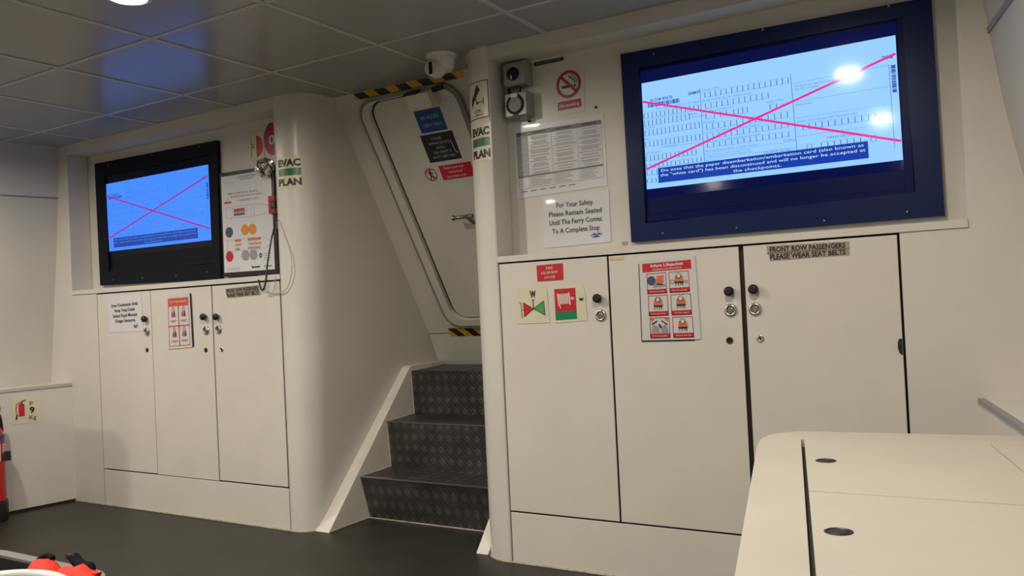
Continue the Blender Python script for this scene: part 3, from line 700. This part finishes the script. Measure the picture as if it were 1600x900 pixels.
# ================================================================== NOTICES IN THE RECESSES
YR = .1275
s, t, W, H = sign('no_smoking_sign', 'white no smoking sticker with a red barred circle beside the switch boxes', 'sign', [(-1.008, 1.993), (-.880, 1.991), (-.884, 1.815), (-1.010, 1.812)], YR)
s.plate(WHITEP2, .0012)
cu, cv = W * .46, .058
s.ring('prohibition_ring', DRED, cu, cv, .056, .044, 3, 36); s.line('prohibition_ring', DRED, [(cu - .034, cv - .034), (cu + .034, cv + .034)], .012, 3)
s.rect('cigarette', INK, cu - .032, cv + .004, cu + .020, cv + .014, 2); s.rect('cigarette', INK, cu + .023, cv + .004, cu + .033, cv + .014, 2)
s.line('cigarette', INK, [(cu + .028, cv), (cu + .028, cv - .012), (cu + .018, cv - .016), (cu + .012, cv - .028), (cu + .004, cv - .026), (cu + .004, cv - .036)], .004, 2)
s.line('cigarette', INK, [(cu + .036, cv), (cu + .034, cv - .016), (cu + .024, cv - .024), (cu + .018, cv - .036)], .003, 2)
s.rect('band', DRED, .006, .124, .112, .158, 2); s.text('lettering', WINK, 'No smoking', .059, .141, .014, .088, 3, .01); s.build(t)

s, t, W, H = sign('circuit_label', 'narrow black engraved label under the header beside the switch box', 'sign', [(-1.105, 2.052), (-.969, 2.050), (-.969, 2.036), (-1.106, 2.036)], YR)
s.plate(HBLK, .002); s.text('lettering', GOLDI, '230V AC SOCKET OUTLET', W / 2, H / 2, .007, W * .85, 2); s.build(t)

s, t, W, H = sign('printed_table_sheet', 'laminated sheet with a grey printed table below the socket box', 'notice', [(-1.222, 1.796), (-.803, 1.792), (-.802, 1.504), (-1.219, 1.494)], YR)
s.plate(WHITEP, .0015)
a0, a1 = .014, W - .012; b0 = .024; cols = [a0, a0 + .052, a0 + .165, a0 + .285, a1]
s.rect('heading', GREYINK, a0, b0, a1, b0 + .018, 2); s.rect('heading', GREYINK, a0, .205, a1, .212, 2); s.rect('heading', PALEINK, a0, b0 + .018, cols[1], .205, 1)
for c_ in cols: s.line('table_lines', MGREY, [(c_, b0), (c_, .258)], .0012, 2)
s.line('table_lines', GREYINK, [(a0, .258), (a1, .258)], .0012, 2)
random.seed(11)
for c0, c1 in zip(cols, cols[1:]):
    v = b0 + .024
    s.rect('lettering', INK, (c0 + c1) / 2 - (c1 - c0) * .3, b0 + .006, (c0 + c1) / 2 + (c1 - c0) * .3, b0 + .011, 3)
    while v < .200:
        n = random.choice((1, 1, 2, 3, 3)) if c0 > cols[0] else 1
        for i in range(n):
            wd = (c1 - c0) * random.uniform(.25, .45); s.rect('lettering', MGREY, (c0 + c1) / 2 - wd, v, (c0 + c1) / 2 + wd, v + .0028, 2); v += .0055
        v += .006
        if c0 > cols[0]: s.line('table_lines', PALEINK, [(c0, v - .003), (c1, v - .003)], .0008, 2)
        else: v += .012
    for i in range(5):
        if c0 > cols[0]: s.rect('lettering', MGREY, c0 + .006, .216 + i * .008, c0 + .006 + (c1 - c0) * random.uniform(.4, .9), .219 + i * .008, 2)
for i in range(6): s.rect('lettering', GREYINK, a0 + .01 + i * .045, .268, a0 + .04 + i * .045, .272, 2)
s.build(t)

s, t, W, H = sign('safety_notice', 'white For Your Safety notice on the back of the recess above the fire equipment sign', 'notice', [(-1.096, 1.492), (-.797, 1.488), (-.798, 1.280), (-1.098, 1.277)], YR - .001)
s.plate(WHITEP, .0015)
for i, (tx, w_) in enumerate((('For Your Safety', .165), ('Please Remain Seated', .238), ('Until The Ferry Comes', .238), ('To A Complete Stop', .213))): s.text('lettering', INK, tx, W * .49, H * (.20 + .165 * i), .020, w_, 2, .012)
logo(s, W * .80, H * .83, .95); s.build(t)
s, t, W, H = sign('tape_scrap', 'tiny scrap of brown tape beside the corner of the glare-tinted television frame', 'tape', [(-.752, 1.277), (-.729, 1.278), (-.729, 1.264), (-.752, 1.263)], YR); s.plate(PLATEM, .0006); s.build(t)
for x, z in ((-.835, 1.822), (-1.142, 1.812)):
    MB().lathe([(.006, 0), (.006, .002), (.004, .004)], (x, .130, z), (0, -1, 0), 10).build('wall_plug', BROWN, wf)

# switch box and socket box
def ebox(name, label, z0, z1):
    t = thing(name, (-1.17, .13, z0), label, 'electrical box', 'electrical boxes in the recess')
    MB().box(-1.225, -1.114, .072, .129, z0, z1, .004).build('housing', GREYB, t)
    return t
t = ebox('switch_box', 'grey rotary switch box with dark blue knob under the header', 1.956, 2.055)
MB().box(-1.222, -1.117, .066, .074, 1.959, 2.052, .003).build('cover', GREYF, t)
c = (-1.174, .066, 2.004)
kn = MB().lathe([(.028, 0), (.028, .004), (.024, .012), (.010, .013)], c, (0, -1, 0), 24).build('rotary_knob', NAVYP, t)
MB().box(-1.178, -1.170, .050, .056, 1.980, 2.024, .002).build('grip', NAVYP, kn); MB().box(-1.1775, -1.1705, .0485, .0505, 1.979, 1.993).build('pointer', WINK, kn)
for x in (-1.212, -1.130): MB().lathe([(.005, 0), (.005, .002), (.003, .003)], (x, .066, 2.043), (0, -1, 0), 10).build('screw', DULL, t)
t = ebox('socket_box', 'grey round three-pin socket box below the rotary switch', 1.826, 1.928)
MB().box(-1.222, -1.117, .066, .074, 1.829, 1.925, .003).build('cover', GREYF, t)
c = (-1.170, .066, 1.876)
MB().lathe([(.041, -.001), (.041, .006), (.036, .009), (.033, .008), (.033, .0)], c, (0, -1, 0), 28).build('rim', BLACK, t)
so = MB().lathe([(.032, -.001), (.032, .003), (.030, .004)], c, (0, -1, 0), 26).build('socket_face', GREYS, t)
for dx, dz in ((0, .014), (-.013, -.008), (.013, -.008)): MB().lathe([(.0035, 0), (.0035, .0006)], (c[0] + dx, .062, c[2] + dz), (0, -1, 0), 10).build('pin_hole', BLACK, so)
MB().box(-1.186, -1.154, .056, .066, 1.903, 1.922, .002).build('hinge', WINK, t); MB().box(-1.180, -1.160, .060, .066, 1.829, 1.840, .001).build('clasp', BLACK, t)
MB().lathe([(.018, 0), (.018, .010), (.014, .012)], (-1.150, .100, 1.826), (0, 0, -1), 16).build('cable_gland', GREYB, t)
for a in (-1.1715, -1.222): MB().box(a, a + .007, .098, .112, 1.925, 1.958).build('conduit', BLACK, t)

# left recess: hydrant signs, poster, foil bundle
s, t, W, H = sign('hydrant_sign', 'cream sticker with thin black brackets and a red half disc beside the round red sign', 'sign', [(-2.828, 2.003), (-2.711, 1.998), (-2.714, 1.861), (-2.827, 1.859)], YR)
s.plate(CREAM, .0012); s.line('symbol', INK, [(.022, .018), (.022, .058), (.045, .058)], .003, 2); s.line('symbol', INK, [(.045, .072), (.022, .072), (.022, .122)], .003, 2); s.line('symbol', INK, [(.022, .055), (.045, .085)], .002, 2)
s.ring('half_disc', RED, .062, .072, .056, 0, 2, 20, .80, -pi / 2, pi / 2); s.line('symbol', INK, [(.062, .016), (.062, .128)], .002, 3); s.build(t)
t = thing('round_fire_sign', (-2.663, .127, 1.87), 'round red sign with white centre half hidden behind the big column', 'sign')
s = Sign(quad((-2.745, 2.042), (-2.565, 2.042), (-2.565, 1.862), (-2.745, 1.862), .1255, .18, .18), .18, .18)
s.ring('plate', DRED, .09, .09, .083, 0, 0, 36, .64); s.ring('centre', WINK, .092, .095, .025, 0, 1, 20, .8); s.ring('centre_symbol', SLATE, .092, .095, .013, .006, 2, 12, .8); s.line('centre_symbol', SLATE, [(.088, .078), (.094, .112)], .006, 3); s.build(t)

PC = [(-3.031, 1.817), (-2.623, 1.811), (-2.624, 1.261), (-3.035, 1.265)]
s, t, W, H = sign('evacuation_poster', 'black framed evacuation poster with deck plans and coloured discs, beside the television', 'poster', PC, .104)
s.plate(BLACK, .024, part='frame')
pp = lambda u, v: (.012 + u * (W - .034), .020 + v * (H - .042)); U = W - .034; V = H - .042
s.rect('sheet', WHITEP, *pp(0, 0), *pp(1, 1), 2)
tx_ = lambda a, u, v, h, w_, b=.0: s.text('lettering', GREYINK, a, *pp(u, v), h, w_, 3, b)
tx_('EVACUATION PLAN', .52, .028, .011, .13, .02); tx_('MAIN DECK', .52, .055, .008, .10)
tx_('FIRE CONTROL PLAN', .42, .19, .010, .22, .01); tx_('MUSTER STATION AND LIFE SAVING', .50, .225, .009, .24); tx_('EMERGENCY EXITS', .55, .268, .009, .14)
s.rect('symbol', RED, *pp(.05, .268), *pp(.20, .285), 3); s.line('symbol', RED, [pp(.10, .262), pp(.14, .235)], .003, 3)
def deck(v, k):
    for pts in ([(.08, v - .055), (.62, v - .062), (.85, v - .05), (.97, v), (.85, v + .05), (.62, v + .062), (.08, v + .055), (.08, v - .055)],): s.line('deck_plan', PALEINK, [pp(*q) for q in pts], .0022, 3)
    for u in (.2, .5, .58, .64): s.line('deck_plan', PALEINK, [pp(u, v - .05), pp(u, v + .05)], .0016, 3)
deck(.385, 0); deck(.725, 1)
s.rect('seat_block', RED, *pp(.24, .35), *pp(.46, .378), 4); s.rect('seat_block', MGREY, *pp(.24, .382), *pp(.46, .398), 4); s.rect('seat_block', SLATE, *pp(.24, .402), *pp(.46, .42), 4)
for u0, u1 in ((.24, .36), (.50, .76)):
    s.rect('seat_block', ORANGE, *pp(u0, .665), *pp(u1, .69), 4); s.rect('seat_block', SKIN, *pp(u0 + .02 * (u0 > .4), .71), *pp(u1, .735), 4); s.rect('seat_block', MGREY, *pp(u0, .755), *pp(u1 - .02, .775), 4)
for m_, u, v in ((SLATE, .13, .585), (ORANGE2, .45, .575), (ORANGE2, .60, .575), (RED, .12, .835), (MGREY, .44, .835), (MGREY, .60, .835)): s.ring('disc', m_, *pp(u, v), .028, 0, 4, 22)
s.ring('emblem', SLATE, *pp(.74, .85), .012, .007, 4, 12); s.line('emblem', SLATE, [pp(.74, .82), pp(.74, .885)], .003, 4)
for i in range(4): s.rect('lettering', PALEINK, *pp(.80, .83 + i * .022), *pp(.80 + .14 - .02 * (i % 2), .838 + i * .022), 3)
s.rect('lettering', INK, *pp(.56, .955), *pp(.72, .97), 3); s.rect('lettering', GREYINK, *pp(.80, .955), *pp(.94, .97), 3); s.line('lettering', INK, [pp(.55, .945), pp(.58, .975)], .004, 3)
for i in range(3): s.rect('lettering', PALEINK, *pp(.05, .955 + .014 * i), *pp(.32, .959 + .014 * i), 3)
s.build(t)
MB().box(-3.00, -2.80, .109, .127, 1.252, 1.262).build('lower_bracket', BLACK, t)

# crumpled foil wrapped lamp with cables
t = thing('foil_bundle', (-2.655, .075, 1.80), 'crumpled silver foil bundle hanging at the top corner of the evacuation poster', 'bundle')
bm = bmesh.new(); bmesh.ops.create_icosphere(bm, subdivisions=3, radius=.052); random.seed(3)
for v in bm.verts:
    n_ = math.sin(v.co.x * 130) * math.cos(v.co.z * 110 + 1) + math.sin(v.co.y * 140 + v.co.z * 90)
    v.co *= 1 + .13 * n_ + random.uniform(-.07, .07); v.co.x *= 1.15; v.co.z *= .85; v.co.y *= .55
    v.co += Vector((-2.655, .070, 1.800))
bm.verts.index_update(); mb = MB(); mb.add([v.co[:] for v in bm.verts], [[v.index for v in f.verts] for f in bm.faces]); bm.free(); mb.build('foil', FOIL, t)
MB().tube(spline([(-2.675, .05, 1.815), (-2.66, .03, 1.80), (-2.64, .035, 1.78), (-2.635, .05, 1.76)]), .004).build('foil_strap', BLACK, t)
t = MB().tube(spline([(-2.607, .06, 1.800), (-2.579, .055, 1.755), (-2.574, .052, 1.665), (-2.575, .045, 1.505), (-2.585, .03, 1.426), (-2.59, .005, 1.316), (-2.592, -.012, 1.221), (-2.612, -.016, 1.176), (-2.640, -.012, 1.222), (-2.70, .05, 1.256), (-2.73, .085, 1.262)]), .0042).build('black_cable', BLACK)
tag(t, 'thin black cable looping from the foil bundle down past the evacuation poster', 'cable')
t = MB().tube(spline([(-2.56, .05, 1.53), (-2.483, -.012, 1.507), (-2.437, -.02, 1.426), (-2.405, -.022, 1.346), (-2.400, -.022, 1.269), (-2.43, -.018, 1.194), (-2.47, -.016, 1.165), (-2.535, -.012, 1.159), (-2.592, -.012, 1.176), (-2.575, -.012, 1.150), (-2.545, -.012, 1.165), (-2.53, -.012, 1.20), (-2.525, -.010, 1.24)]), .0022).build('white_cable', CABLEW)
tag(t, 'thin pale cable curving across the front of the large column', 'cable')
t = thing('red_clip', (-2.633, .09, 1.565), 'red plastic holder with black middle clipped on the poster frame edge', 'clip')
MB().box(-2.659, -2.606, .088, .102, 1.628, 1.655, .002).box(-2.659, -2.606, .088, .102, 1.566, 1.590, .002).box(-2.659, -2.642, .088, .102, 1.588, 1.63, .002).build('clip_body', REDP, t)
MB().box(-2.641, -2.612, .084, .101, 1.592, 1.626, .002).build('clip_centre', BLACK, t)
MB().box(-2.606, -2.592, .086, .10, 1.484, 1.525, .002).build('clip_tail', REDP, t)

# ================================================================== SIGNS ON THE COLUMNS
def evac(name_fn, s0, W, z1, H, label, flip):
    q = .47 if not flip else .535
    fr = (lambda u, v, l: name_fn(s0 + u, z1 - v, .0012 + l)) if not flip else (lambda u, v, l: name_fn(s0 + W - u, z1 - v, .0012 + l))
    s = Sign(fr, W, H); t = thing('evacuation_sign', name_fn(s0 + W / 2, z1 - H, 0), label, 'sign', 'evacuation plan stickers')
    s.plate(CREAM, .001, n=12); s.text('lettering', INK, 'EVAC', W * q, H * .21, .031, W * .78, 2, .055)
    s.rect('band', DGREEN, W * (q - .39), H * .385, W * (q + .39), H * .60, 2, 10); s.text('lettering', INK, 'PLAN', W * q, H * .80, .031, W * .80, 2, .055); s.build(t)
evac(colL, .010, .158, 1.819, .158, 'cream evacuation sticker with green band on the large rounded column', False)
evac(colR, .001, .132, 1.808, .158, 'cream evacuation sticker with green band wrapped round the slim pillar', True)
W, H, s0, z1 = .140, .155, .006, 1.984
s = Sign(lambda u, v, l: colR(s0 + W - u, z1 - v, .0012 + l), W, H)
t = thing('camera_warning_sign', colR(.09, z1 - H, 0), 'cream camera warning sticker near the top of the slim pillar', 'sign')
s.plate(CREAM, .001, n=12); s.frame('border', BROWN, 0, 0, W, H, .003, 2, 10)
s.poly('symbol', INK, [(.040, .070), (.080, .014), (.098, .036), (.060, .080), (.040, .104)], 2); s.line('symbol', INK, [(.066, .064), (.080, .090), (.114, .086)], .004, 2); s.line('symbol', INK, [(.114, .072), (.114, .100)], .004, 2); s.ring('symbol', INK,   .080, .090, .006, 0, 2, 10)
s.text('lettering', INK, 'CCTV', .078, .124, .013, .04, 2, .02); s.text('lettering', INK, 'IN OPERATION', .080, .140, .006, .06, 2, .01); s.build(t)

# ================================================================== ON THE RAKED DOOR
def rsign(name, label, cat, x0, x1, z0, z1, m, l0=.0085, group=None):
    s0 = zs_(z0); W = x1 - x0; H = zs_(z1) - s0
    s = Sign(lambda u, v, l: rake(x0 + u, s0 + v, l0 + l), W, H); t = thing(name, rake((x0 + x1) / 2, zs_(z1), l0), label, cat, group)
    s.plate(m, .0015); return s, t, W, H
s, t, W, H = rsign('crew_only_sign', 'blue engraved crew only sign at the top of the raked door', 'sign', -1.864, -1.711, 1.997, 1.901, BLUE)
s.text('lettering', GOLDI, 'NO ACCESS', W * .52, H * .33, .017, W * .70, 2); s.text('lettering', GOLDI, 'CREW ONLY', W * .52, H * .68, .017, W * .72, 2); s.build(t)
s, t, W, H = rsign('remain_seated_sign', 'black engraved please remain seated sign on the raked door', 'sign', -1.881, -1.691, 1.893, 1.770, HBLK)
for i, (tx, w_) in enumerate((('PLEASE', .30), ('REMAIN SEATED', .64), ('UNTILL', .29), ('THE CRAFT IS', .56), ('SAFETY BERTHED', .70))): s.text('lettering', GOLDI, tx, W * (.5 - .03 * (i == 0)), H * (.17 + .165 * i), .0125, W * w_, 2)
s.line('tape_edge', WINK, [(W * .86, H * .3), (W * .9, H * .72), (W * .97, H * .78)], .003, 3); s.build(t)
s, t, W, H = rsign('restricted_area_sign', 'white and red restricted area sign with barred walking figure on the raked door', 'sign', -1.960, -1.640, 1.755, 1.682, WHITEP2)
s.rect('panel', RED, .118, .004, W, H - .005, 2)
for i, (tx, w_) in enumerate((('Restricted area', .115), ('authorised', .08), ('personnel only', .112))): s.text('lettering', WINK, tx, .205, H * (.22 + .27 * i), .013, w_, 3)
cu, cv = .058, H / 2
s.ring('figure', INK, cu, cv - .022, .006, 0, 2, 12); s.line('figure', INK, [(cu, cv - .016), (cu - .002, cv + .006)], .010, 2); s.line('figure', INK, [(cu - .001, cv + .004), (cu - .012, cv + .026)], .006, 2); s.line('figure', INK, [(cu, cv + .004), (cu + .012, cv + .024)], .006, 2)
s.line('figure', INK, [(cu, cv - .012), (cu - .014, cv - .002)], .005, 2); s.line('figure', INK, [(cu, cv - .012), (cu + .016, cv - .004)], .005, 2)
s.ring('prohibition_ring', RED, cu, cv, .035, .030, 3, 28); s.line('prohibition_ring', RED, [(cu - .023, cv - .023), (cu + .023, cv + .023)], .005, 3); s.build(t)

t = thing('door_lamp', rake(-1.772, zs_(2.015), .01), 'small white box lamp with dark top slot above the crew only sign', 'lamp')
mb = MB(); rprism(mb, [(-1.840, zs_(2.078)), (-1.708, zs_(2.078)), (-1.708, zs_(2.016)), (-1.840, zs_(2.016))], .007, .065); mb.build('housing', GLOSSW, t)
mb = MB(); rprism(mb, [(-1.842, zs_(2.086)), (-1.770, zs_(2.086)), (-1.770, zs_(2.078)), (-1.842, zs_(2.078))], .01, .067); mb.build('slot', BLACK, t)
mb = MB(); rprism(mb, [(-1.768, zs_(2.074)), (-1.704, zs_(2.074)), (-1.704, zs_(2.008)), (-1.768, zs_(2.008))], .007, .024); mb.build('side_cover', PAINT, t)

# hazard tape strips
def hazard(label, x0, x1, s0, s1, n, sl, l=.002):
    t = thing('hazard_tape', rake((x0 + x1) / 2, s1, 0), label, 'tape', 'hazard tapes round the raked door')
    s = Sign(lambda u, v, q: rake(x0 + u, s0 + v, l + q), x1 - x0, s1 - s0); W, H = x1 - x0, s1 - s0
    s.plate(YEL, .001); p = W / n
    for i in range(-1, n + 1):
        a, b = i * p, i * p + p * .5
        P = [(a, 0), (b, 0), (b + sl, H), (a + sl, H)]
        P = [(min(max(u, 0), W), v) for u, v in P]
        if max(q[0] for q in P) - min(q[0] for q in P) > .003:
            m_ = MB(); m_.add([s.fr(u, v, .0006) for u, v in P] + [s.fr(u, v, .0) for u, v in P], [(0, 1, 2, 3), (4, 5, 6, 7), (0, 1, 5, 4), (1, 2, 6, 5), (2, 3, 7, 6), (3, 0, 4, 7)]); m_.build('stripe', HBLK, t)
    s.build(t); return t
hazard('yellow and black hazard tape along the top of the raked door under the ceiling', -2.176, -1.528, .001, .034, 5, .030)
hazard('short yellow and black hazard tape under the sill of the raked door', -2.200, -1.560, zs_(.928), zs_(.881), 6, .050)
mb = MB(); rprism(mb, [(-2.150, .062), (-2.126, .052), (-2.130, .085), (-2.146, .105)], .010, .0112); tag(mb.build('yellow_tape_scrap', YEL), 'small scrap of yellow tape at the upper corner of the raked door frame', 'tape')

# dome camera
t = thing('dome_camera', (-1.470, -.020, HC), 'small white dome camera on the ceiling beside the top of the slim pillar', 'camera')
MB().lathe([(.066, -.002), (.066, .008), (.060, .012)], (-1.470, -.020, HC - .002), (0, 0, -1), 28).build('base', GLOSSW, t)
MB().lathe([(.056, .010), (.055, .030), (.050, .052), (.040, .068)], (-1.468, -.020, HC), (0, 0, -1), 28).build('body', GLOSSW, t)
ec = Vector((-1.480, -.044, 2.060)); ed = Vector((-.02, -.96, -.16)).normalized()
eb = MB().sphere(ec, .042, 20, 12).build('eyeball', GLOSSW, t)
MB().lathe([(.036, .022), (.034, .040), (.027, .0435)], ec, ed, 24).build('face_ring', PAINT, eb)
ex = ed.cross(Vector((0, 0, 1))).normalized(); ey = ex.cross(ed)
P = [ec + ed * k + ex * (a * .0085 - b * .003) + ey * b * .024 for k in (.040, .0455) for a, b in ((-1, -1), (1, -1), (1, 1), (-1, 1))]
MB().hexa(P).build('lens_window', GLASSB, eb)

# ================================================================== SIDE LEDGE SIGN, EXTINGUISHER
def fr(u, v, l):
    y = -.318 + u; return (-4.28 + .2 * y + .0015 + l, y, .648 - v)
s = Sign(fr, .145, .152); t = thing('extinguisher_sign', fr(.07, .152, 0), 'cream sticker with red extinguisher and P 9 Kg on the side ledge', 'sign')
s.plate(CREAM, .0012); s.rect('symbol', RED, .032, .048, .062, .108, 2); s.ring('symbol', RED, .047, .048, .015, 0, 2, 14, 1, pi, 2 * pi)
s.line('symbol', INK, [(.047, .036), (.047, .024), (.068, .018)], .006, 3); s.line('symbol', RED, [(.040, .026), (.022, .040), (.018, .070), (.022, .100)], .004, 3); s.line('symbol', INK, [(.022, .098), (.018, .124)], .008, 3)
s.text('lettering', INK, 'P', .098, .040, .022, .018, 2); s.text('lettering', INK, '9', .100, .078, .034, .026, 2, .03); s.text('lettering', INK, 'Kg', .102, .120, .024, .036, 2); s.build(t)
MB().lathe([(.010, 0), (.010, .006), (.006, .009)], (-4.28 + .2 * -.385, -.385, .60), (1, -.2, 0), 12).build('ledge_stud', BROWN, bpy.data.objects['wall_left'])
ec = (-4.266, -.497, 0)
t = thing('fire_extinguisher', ec, 'red fire extinguisher with black foot standing on the floor by the side ledge', 'extinguisher')
MB().lathe([(.088, 0), (.090, .02), (.090, .10), (.086, .115)], ec, n=28).build('foot', BLACK, t)
MB().lathe([(.082, .09), (.082, .44), (.074, .49), (.052, .52), (.028, .535), (.026, .55)], ec, n=28).build('cylinder', REDP, t)
MB().lathe([(.024, .545), (.026, .57), (.018, .60)], ec, n=16).build('valve', CHROME, t)
MB().box(ec[0] - .012, ec[0] + .012, ec[1] - .10, ec[1] + .02, .595, .607, .003).box(ec[0] - .010, ec[0] + .010, ec[1] - .09, ec[1] + .015, .622, .632, .003).build('lever', BLACK, t)
MB().tube(spline([(ec[0], ec[1] + .02, .58), (ec[0] - .03, ec[1] + .08, .57), (ec[0] - .04, ec[1] + .10, .45), (ec[0] - .03, ec[1] + .095, .25), (ec[0] - .02, ec[1] + .09, .15)]), .010).build('hose', BLACK, t)
mb = MB()
def patch(z0, z1, a0, a1, r):
    n = 8; vs = []
    for z in (z0, z1):
        for i in range(n + 1):
            q = a0 + (a1 - a0) * i / n; vs.append((ec[0] + r * math.cos(q), ec[1] + r * math.sin(q), z))
    return vs, [(i, i + 1, n + 2 + i, n + 1 + i) for i in range(n)]
MB().add(*patch(.33, .42, -1.8, 1.0, .0826), True).build('label', WINK, t); MB().add(*patch(.42, .47, -1.8, 1.0, .0824), True).build('label_band', BLUE, t)
MB().add(*patch(.325, .375, .45, 1.25, .094), True).box(ec[0] + .050, ec[0] + .075, ec[1] + .055, ec[1] + .085, .325, .375, .003).build('strap_clip', BLACK, t)

# ================================================================== WHITE CHEST IN FRONT
zc = .69
t = thing('storage_chest', (.45, -1.4, 0), 'white storage chest with flush lids and finger holes in front of the wide locker', 'chest')
ye = -2.25
def on(P, Q, y): return (P[0] + (Q[0] - P[0]) * (y - P[1]) / (Q[1] - P[1]), y)
EL = ((.009, -.889), (.219, -1.811))                       # near straight part of the free edge
EG = ((.0870, -.776), (.3075, -1.774)); EH = ((.0945, -.774), (.3145, -1.771))      # the two sides of the slot
ER = ((.493, -.736), (.556, -1.037)); EW = ((.553, -.600), (.855, -2.11))           # seam of the lids, edge along the side ledge
corner = [(.009, -.889), (-.004, -.825), (-.007, -.765), (.001, -.716), (.020, -.682), (.058, -.652)]
back = [(.17, -.640), (.286, -.628), (.553, -.600)]
MB().prism([(x + .002, y - .002) for x, y in corner + back] + [on(*EW, ye), on(*EL, ye)], 2, 0, zc - .02).build('body', CHESTP, t)
tz0, tz1 = zc - .02, zc
MB().prism(corner + [(.087, -.648), EG[0], on(*EG, ye), on(*EL, ye)], 2, tz0, tz1).build('top_border', CHESTP, t)
MB().prism([(.087, -.648)] + back + [on(*EW, -.734), ER[0], (EH[0][0], EH[0][1]), EG[0]], 2, tz0, tz1).build('top_border', CHESTP, t)
hl = .0011
def lidp(ya, yb, na, nb): return [on(*EH, ya), on(*EH, yb), (on(*ER, nb)[0] - hl, nb), (on(*ER, na)[0] - hl, na)]
for (ya, yb, na, nb), hole in (((-.7741, -1.304, -.7361, -1.293), (.190, -1.020)), ((-1.3065, -1.85, -1.2955, -1.84), (.306, -1.556)), ((-1.8525, ye, -1.8425, ye), None)):
    l_ = MB().prism(lidp(ya, yb, na, nb), 2, tz0 + .001, tz1).build('lid', CHESTP, t)
    if hole:
        MB().lathe([(.0215, .0), (.0215, .0014), (.0185, .0022), (.0178, .0008), (.0165, .0006)], (*hole, tz1 - .0005), n=24).build('finger_ring', BLACK, l_)
        MB().lathe([(.0140, .0), (.0140, .0012), (.010, .0014)], (*hole, tz1 - .0005), n=20).build('finger_latch', DARK, l_)
MB().prism([(ER[0][0] + hl, -.7365), on(*EW, -.7365), on(*EW, ye), (on(*ER, ye)[0] + hl, ye)], 2, tz0, tz1).build('lid', CHESTP, t)
MB().prism([EG[0], EH[0], on(*EH, ye), on(*EG, ye)], 2, tz0, tz0 + .002).build('slot', DARK, t)

# ================================================================== SEAT AND RED BAG, LOWER CORNER
def passenger_seat(label, cx, yf, d, zb):
    """seat with a rounded pale rim; yf front edge, d depth, zb top of the backrest"""
    t = thing('passenger_seat', (cx, yf - d / 2, 0), label, 'seat', 'front row passenger seats')
    rim = [(-.215, -d + .02), (-.205, -.172), (-.155, -.077), (-.10, -.026), (-.025, 0), (.06, -.002), (.13, -.032), (.19, -.112), (.21, -.212), (.215, -d + .02)]
    rim = [(cx + x, yf + y, .415) for x, y in rim]
    MB().tube(spline(rim), .0145, 10).build('seat_rim', GLOSSW, t)
    MB().prism([(x, y) for x, y, z in rim], 2, .37, .412).build('seat_pan', SEATV, t)
    MB().prism(rrect(cx - .22, cx + .22, .38, zb, .07), 1, yf - d - .055, yf - d + .012).build('backrest', SEATV, t)
    for x in (-.16, .16): MB().box(cx + x - .02, cx + x + .02, yf - d * .75, yf - d * .75 + .04, 0, .375).build('leg', DULL, t)
passenger_seat('front row seat with pale rounded rim in the lower corner beside the grey tub', -1.60, -1.688, .52, .98)
passenger_seat('unseen high-backed seat added near the side ledge to shadow the narrow locker', -3.945, -.775, .39, 1.24)  # out of view, added to cast the rounded shadow on the narrow locker
t = thing('grey_tub', (-2.45, -1.40, 0), 'low grey tub with a flat curved rim on the floor holding the red bag', 'tub')
def rr(i_, z, r): return [(x, y, z) for x, y in rrect(-2.98 + i_, -2.06 - i_, -1.60 + i_, -1.168 - i_, r)]
def shell(nm, m_, rings):
    mb = MB(); n = len(rings[0])
    mb.add([p for q in rings for p in q], [(k * n + i, k * n + (i + 1) % n, (k + 1) * n + (i + 1) % n, (k + 1) * n + i) for k in range(len(rings) - 1) for i in range(n)]); return mb.build(nm, m_, t)
shell('rim', GREYW, [rr(0, .188, .17), rr(0, .200, .17), rr(.044, .200, .135), rr(.044, .188, .135), rr(0, .188, .17)])
shell('wall', SEATV, [rr(.034, .19, .15), rr(.05, .0, .12), rr(.06, .0, .11), rr(.044, .19, .135)])
MB().prism([(x, y) for x, y, z in rr(.055, 0, .12)], 2, .002, .012).build('bottom', SEATV, t)
t = thing('red_bag', (-2.35, -1.31, .012), 'bright red fabric bag with black trim and strap standing in the grey tub', 'bag')
def lump(c, r, sc, nm, seed, m_=REDF):
    mb = MB(); mb.sphere(c, r, 24, 14, sc); random.seed(seed)
    mb.v = [(x + .006 * math.sin(z * 60 + seed), y + .006 * math.sin(x * 50), max(.013, z + .005 * math.sin(x * 70 + y * 40))) for x, y, z in mb.v]
    return mb.build(nm, m_, t)
lump((-2.325, -1.300, .140), .10, (.98, .72, 1.24), 'fabric_panel', 1)
lump((-2.125, -1.298, .230), .085, (1.0, .60, .36), 'fabric_panel', 2)
MB().tube(spline([(-2.432, -1.30, .175), (-2.412, -1.292, .215), (-2.375, -1.284, .250), (-2.335, -1.278, .266), (-2.300, -1.280, .262)]), .010, 8).build('piping', BLKF, t)
MB().tube(spline([(-2.257, -1.315, 0.204), (-2.202, -1.300, 0.222), (-2.147, -1.285, 0.228), (-2.107, -1.275, 0.240), (-2.117, -1.265, 0.252), (-2.157, -1.26, 0.248), (-2.197, -1.255, 0.254), (-2.227, -1.25, 0.267)]), .014, 8, flat=(.020, .016)).build('strap', BLKF, t)
MB().box(-2.257, -2.212, -1.262, -1.236, .256, .278, .005).build('buckle', BLACK, t)
MB().hexa([(-2.200, -1.31, 0.208), (-2.060, -1.29, 0.213), (-2.060, -1.27, 0.213), (-2.200, -1.29, 0.208), (-2.200, -1.31, 0.230), (-2.035, -1.29, 0.248), (-2.035, -1.27, 0.248), (-2.200, -1.29, 0.230)]).build('fabric_flap', REDF, t)

for m in bpy.data.meshes: m.validate()
